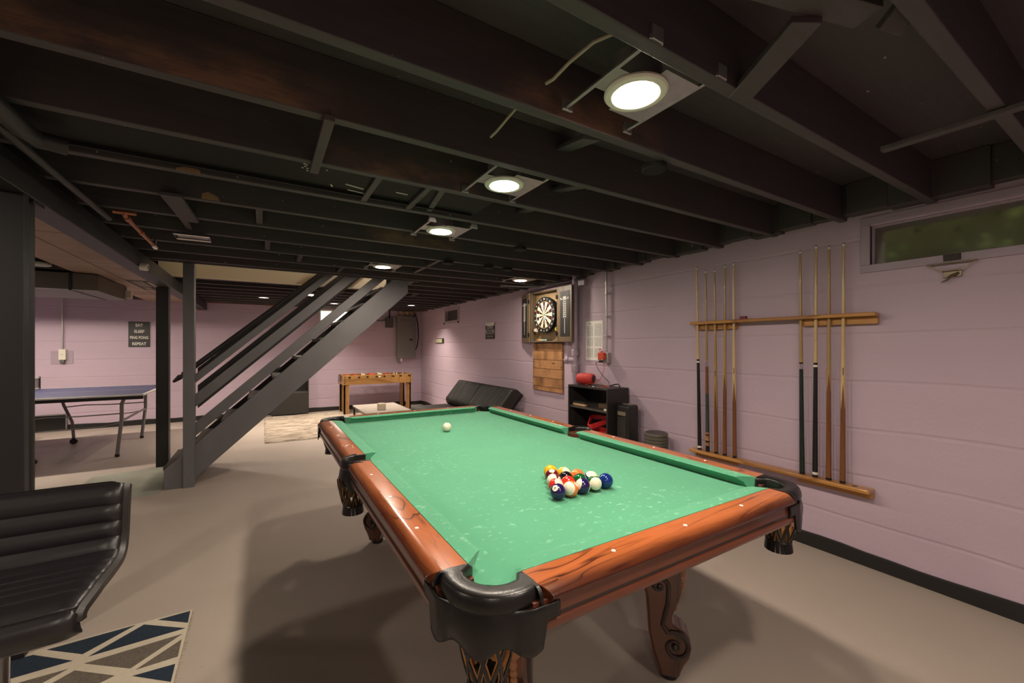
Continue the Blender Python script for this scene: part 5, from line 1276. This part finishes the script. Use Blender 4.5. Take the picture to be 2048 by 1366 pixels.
# tall black cabinet half hidden by the stairs
KO = (-.01, WY - .16, 0); g = thing('black_cabinet', 'low black storage unit at the back wall, seen under the stairs', 'cabinet', KO)
m_kb = plain('black_cabinet_wood', (.022, .019, .017), .5, var=.2)
MB().box((-.335, WY - .30, .045), (-.317, WY - .02, .90)).build('side_panel', m_kb, g, off=KO); MB().box((.277, WY - .30, .045), (.295, WY - .02, .90)).build('side_panel', m_kb, g, off=KO); MB().box((-.335, WY - .30, .90), (.295, WY - .02, .918)).build('top_panel', m_kb, g, off=KO); MB().box((-.317, WY - .03, .06), (.277, WY - .02, .90)).build('back_panel', m_kb, g, off=KO)
MB().box((-.317, WY - .30, .42), (.277, WY - .03, .438)).build('shelf', m_bce, g, off=KO); MB().box((-.317, WY - .30, .03), (.277, WY - .03, .06)).build('shelf', m_kb, g, off=KO); MB().box((-.317, WY - .298, .06), (.277, WY - .285, .42)).build('lower_door', m_kb, g, off=KO)
for x in (-.31, .27):
    for y in (WY - .28, WY - .05): MB().cbox((x, y, .022), (.03, .03, .045)).build('foot', m_kb, g, off=KO)

# ------------------------------------------------------------------ services under the joists
DO_ = (-3.2, 5.6, 1.97); g = thing('sheet_metal_duct', 'large dull sheet-metal duct hanging above the ping pong table', 'duct', DO_)
m_duct = plain('dull_duct_metal', (.12, .105, .085), .5, metal=.25, var=.2, vscale=2)
MB().box((-4.7, 5.04, 1.885), (-1.93, 6.12, 2.055)).build('duct_run', m_duct, g, off=DO_, bevel=.003)
MB().box((-4.7, 5.032, 1.880), (-1.925, 5.04, 1.888)).build('bottom_highlight', plain('edge_highlight', (.45, .43, .40), .4, metal=.4), g, off=DO_)  # pale strip paints the highlight along the duct's lower front edge
for x in (-2.14, -3.3): MB().box((x, 5.028, 1.878), (x + .022, 6.125, 2.060)).build('joint_band', m_post, g, off=DO_)
MB().box((-1.93, 6.02, 1.905), (-1.87, 6.10, 2.0)).build('end_cap', m_ivory, g, off=DO_, bevel=.004)
o = MB().lathe([(0, 0), (.085, 0), (.095, .008), (.095, .022), (.08, .03), (0, .03)], c=(-2.23, 4.62, 2.048), n=32).build('ceiling_disc', plain('grey_white_plastic', (.42, .42, .40), .5), None); tag(o, 'flat white round ceiling disc left of the plywood strip', 'ceiling disc')
SO = (-1.30, 3.565, 1.955); g = thing('motion_sensor', 'small white round sensor on the side of the main beam', 'sensor', SO)
MB().cyl((-1.312, 3.565, 1.955), (-1.262, 3.56, 1.952), .030, n=24).build('sensor_body', m_ivory, g, off=SO, bevel=.004); MB().cyl((-1.262, 3.56, 1.952), (-1.258, 3.56, 1.952), .018, .012, n=20).build('sensor_eye', plain('grey_eye', (.22, .22, .22), .3), g, off=SO)
m_cop = plain('copper', (.55, .22, .12), .35, metal=.8, var=.25, vscale=20)
CO_ = (-1.12, 2.45, 2.05); g = thing('copper_water_pipe', 'copper pipe with a chrome valve end under the joists by the beam', 'pipe', CO_)
MB().tube([(-1.185, 2.30, 2.07), (-1.085, 2.30, 2.07)], .011, 10).tube([(-1.14, 2.30, 2.065), (-1.14, 2.36, 2.055), (-1.10, 2.80, 2.0)], .011, 10).build('copper_run', m_cop, g, off=CO_)
MB().cyl((-1.10, 2.80, 2.0), (-1.095, 2.86, 1.992), .016, n=12).cyl((-1.095, 2.84, 1.995), (-1.093, 2.84, 2.04), .008, n=10).build('valve', m_chrome, g, off=CO_)
MB().cyl((-1.14, 2.352, 2.056), (-1.135, 2.39, 2.051), .016, n=10).cyl((-1.12, 2.57, 2.029), (-1.117, 2.60, 2.025), .015, n=10).build('solder_joint', m_cop, g, off=CO_)
TO_ = (-.87, 2.66, 2.05); g = thing('metal_tray', 'shiny metal tray bracket between joists near the copper pipe', 'bracket', TO_)
MB().tube([(-.965, 2.62, 2.05), (-.775, 2.62, 2.05), (-.775, 2.74, 2.045), (-.965, 2.74, 2.045)], .006, 8, closed=True).build('rim', m_chrome, g, off=TO_); MB().box((-.955, 2.63, 2.054), (-.785, 2.735, 2.058)).build('plate', m_steel, g, off=TO_)
m_bp = plain('black_painted_pipe', (.030, .027, .027), .45)
o = MB().tube([(-1.16, .2, 2.042), (-1.16, 1.20, 2.042), (-1.145, 1.27, 2.042), (-1.08, 1.30, 2.042)], .030, 14).build('drain_pipe', m_bp, None); tag(o, 'thick black painted pipe ending in an elbow beside the main beam', 'pipe')
o = MB().tube([(-1.225, .2, 2.050), (-1.225, 2.40, 2.050)], .016, 12).build('supply_pipe', m_bp, None); tag(o, 'thin black painted pipe running along the main beam', 'pipe')
o = MB().tube([(-1.285, 1.12, 2.02), (-1.27, 1.16, 1.985), (-1.25, 1.26, 1.985), (-1.262, 1.33, 2.03)], .006, 8).build('dangling_wire', m_bp, None); tag(o, 'dark wire looping below the thick black pipe by the beam', 'wire')
def jbox(x, y, r, lab, z=2.06):
    o = MB().lathe([(0, 0), (r - .004, 0), (r, .004), (r, .022), (0, .022)], c=(x, y, z), n=28).build('junction_box', m_panel, None); tag(o, lab, 'junction box', 'black round junction boxes under the joists')
jbox(.96, .345, .052, 'round black junction box on the joist right of the nearest downlight', 2.056); jbox(1.25, 1.87, .05, 'round black junction box in the middle of the ceiling, below the far right joists', 2.056)
jbox(.975, 2.655, .05, 'round black junction box left of two others near the dartboard lamp', 2.056); jbox(1.385, 2.655, .05, 'middle one of three black junction boxes near the dartboard lamp', 2.056); jbox(1.60, 2.655, .05, 'black junction box nearest the dartboard wall of the three in a row', 2.056)
m_wire = plain('beige_cable', (.42, .36, .27), .5)
o = MB().tube([(.300, .215, 2.14), (.302, .18, 2.135), (.306, .11, 2.145), (.330, .03, 2.165), (.375, -.02, 2.18)], .0055, 8).build('loose_cable', m_wire, None); tag(o, 'beige cable arching between joists left of the nearest downlight', 'cable')
o = MB().tube([(.308, .60, 2.14), (.312, .56, 2.145), (.325, .50, 2.17), (.345, .46, 2.20)], .005, 8).build('loose_cable', m_wire, None); tag(o, 'short beige cable stub between joists above the middle downlight', 'cable')
o = MB().tube([(2.05, 3.6, 2.062), (2.30, 3.55, 2.062), (2.50, 3.4, 2.055), (2.545, 3.0, 2.055), (2.56, 2.62, 2.055), (2.56, 2.60, 2.07)], .012, 8).build('supply_pipe', m_bp, None); tag(o, 'black painted pipe bending along the top of the dartboard wall', 'pipe')
o = MB().box((WX - .055, 2.63, 1.985), (WX - .002, 2.735, 2.065)).build('wall_block', m_lav, None, bevel=.004); tag(o, 'lavender painted wooden block on the wall beside the pipe top', 'block')

# ------------------------------------------------------------------ bar stool
m_seat = plain('black_stool_leather', (.013, .0115, .0135), .34, spec=.6, bump=.08, bscale=140); m_edge = plain('stool_binding', (.022, .020, .018), .4, spec=.5)
SX0, SX1 = -1.27, -.835; SO = ((SX0 + SX1) / 2, .72, 0); g = thing('bar_stool', 'black ribbed leather bar stool with chrome column at the left edge', 'bar stool', SO, 0)
prof = [(.548, .632), (.530, .654), (.540, .676), (.60, .686), (.68, .680), (.75, .676), (.80, .680), (.830, .700), (.846, .730), (.856, .765), (.864, .80), (.872, .835), (.880, .868), (.888, .880)]
def ppt(v):
    s = v * (len(prof) - 1); i = min(int(s), len(prof) - 2); f = s - i
    def cr(a): 
        p = [prof[max(0, min(len(prof) - 1, i + k))][a] for k in (-1, 0, 1, 2)]
        return .5 * (2 * p[1] + (p[2] - p[0]) * f + (2 * p[0] - 5 * p[1] + 4 * p[2] - p[3]) * f * f + (-p[0] + 3 * p[1] - 3 * p[2] + p[3]) * f ** 3)
    return cr(0), cr(1)
arc_len = [0]; NV = 150
for i in range(NV):
    a, b = ppt(i / NV), ppt((i + 1) / NV); arc_len.append(arc_len[-1] + sqrt((b[0] - a[0]) ** 2 + (b[1] - a[1]) ** 2))
def stool(u, v):
    y, z = ppt(v); e = .004
    y2, z2 = ppt(min(1, v + e)); y1, z1 = ppt(max(0, v - e)); ty, tz = y2 - y1, z2 - z1; L = sqrt(ty * ty + tz * tz) or 1
    ny, nz = -tz / L, ty / L                                # towards the sitter
    s = arc_len[min(NV, int(round(v * NV)))]; rib = abs(sin(pi * s / .049)) ** .45
    edge = min(1, min(u, 1 - u) / .055) ** .6
    amp = .013 * rib * edge
    back = min(1, max(0, (z - .68) / .15)); wrap = (abs(2 * u - 1) ** 2.2) * .012
    x = SX0 + (SX1 - SX0) * u
    taper = 1 - .05 * max(0, (.60 - y) / .07) ** 2
    x = (SX0 + SX1) / 2 + (x - (SX0 + SX1) / 2) * taper
    return V((x, y + ny * amp - wrap * back * .9, z + nz * amp + wrap * (1 - back) * .4))
MB().grid(stool, 44, NV).build('padded_shell', m_seat, g, off=SO, solid=.034, angle=180, fix=False)
for u in (0, 1):
    pts = [stool(u, .085 + .90 * i / 40) for i in range(41)]; sgn = 1 if u else -1
    MB().tube([(p.x + sgn * .004, p.y, p.z) for p in pts], .017, 8).build('side_binding', m_edge, g, off=SO)
CXs, CYs = (SX0 + SX1) / 2, .74
MB().box((CXs - .10, CYs - .10, .610), (CXs + .10, CYs + .10, .640)).build('seat_plate', m_blk, g, off=SO, bevel=.004)
MB().cyl((CXs, CYs, .40), (CXs, CYs, .612), .020, n=24).build('gas_lift', m_blk, g, off=SO); MB().cyl((CXs, CYs, .02), (CXs, CYs, .60), .0285, n=28).build('column', m_chrome, g, off=SO)
MB().lathe([(0, .03), (.03, .032), (.06, .022), (.16, .012), (.19, .007), (.195, 0), (0, 0)], c=(CXs, CYs, .0075), n=40).build('base_disc', m_chrome, g, off=SO)
MB().tube([(CXs - .03, CYs, .25), (CXs - .11, CYs - .04, .25), (CXs - .12, CYs - .16, .25), (CXs + .12, CYs - .16, .25), (CXs + .11, CYs - .04, .25), (CXs + .03, CYs, .25)], .010, 10).build('footrest', m_chrome, g, off=SO)
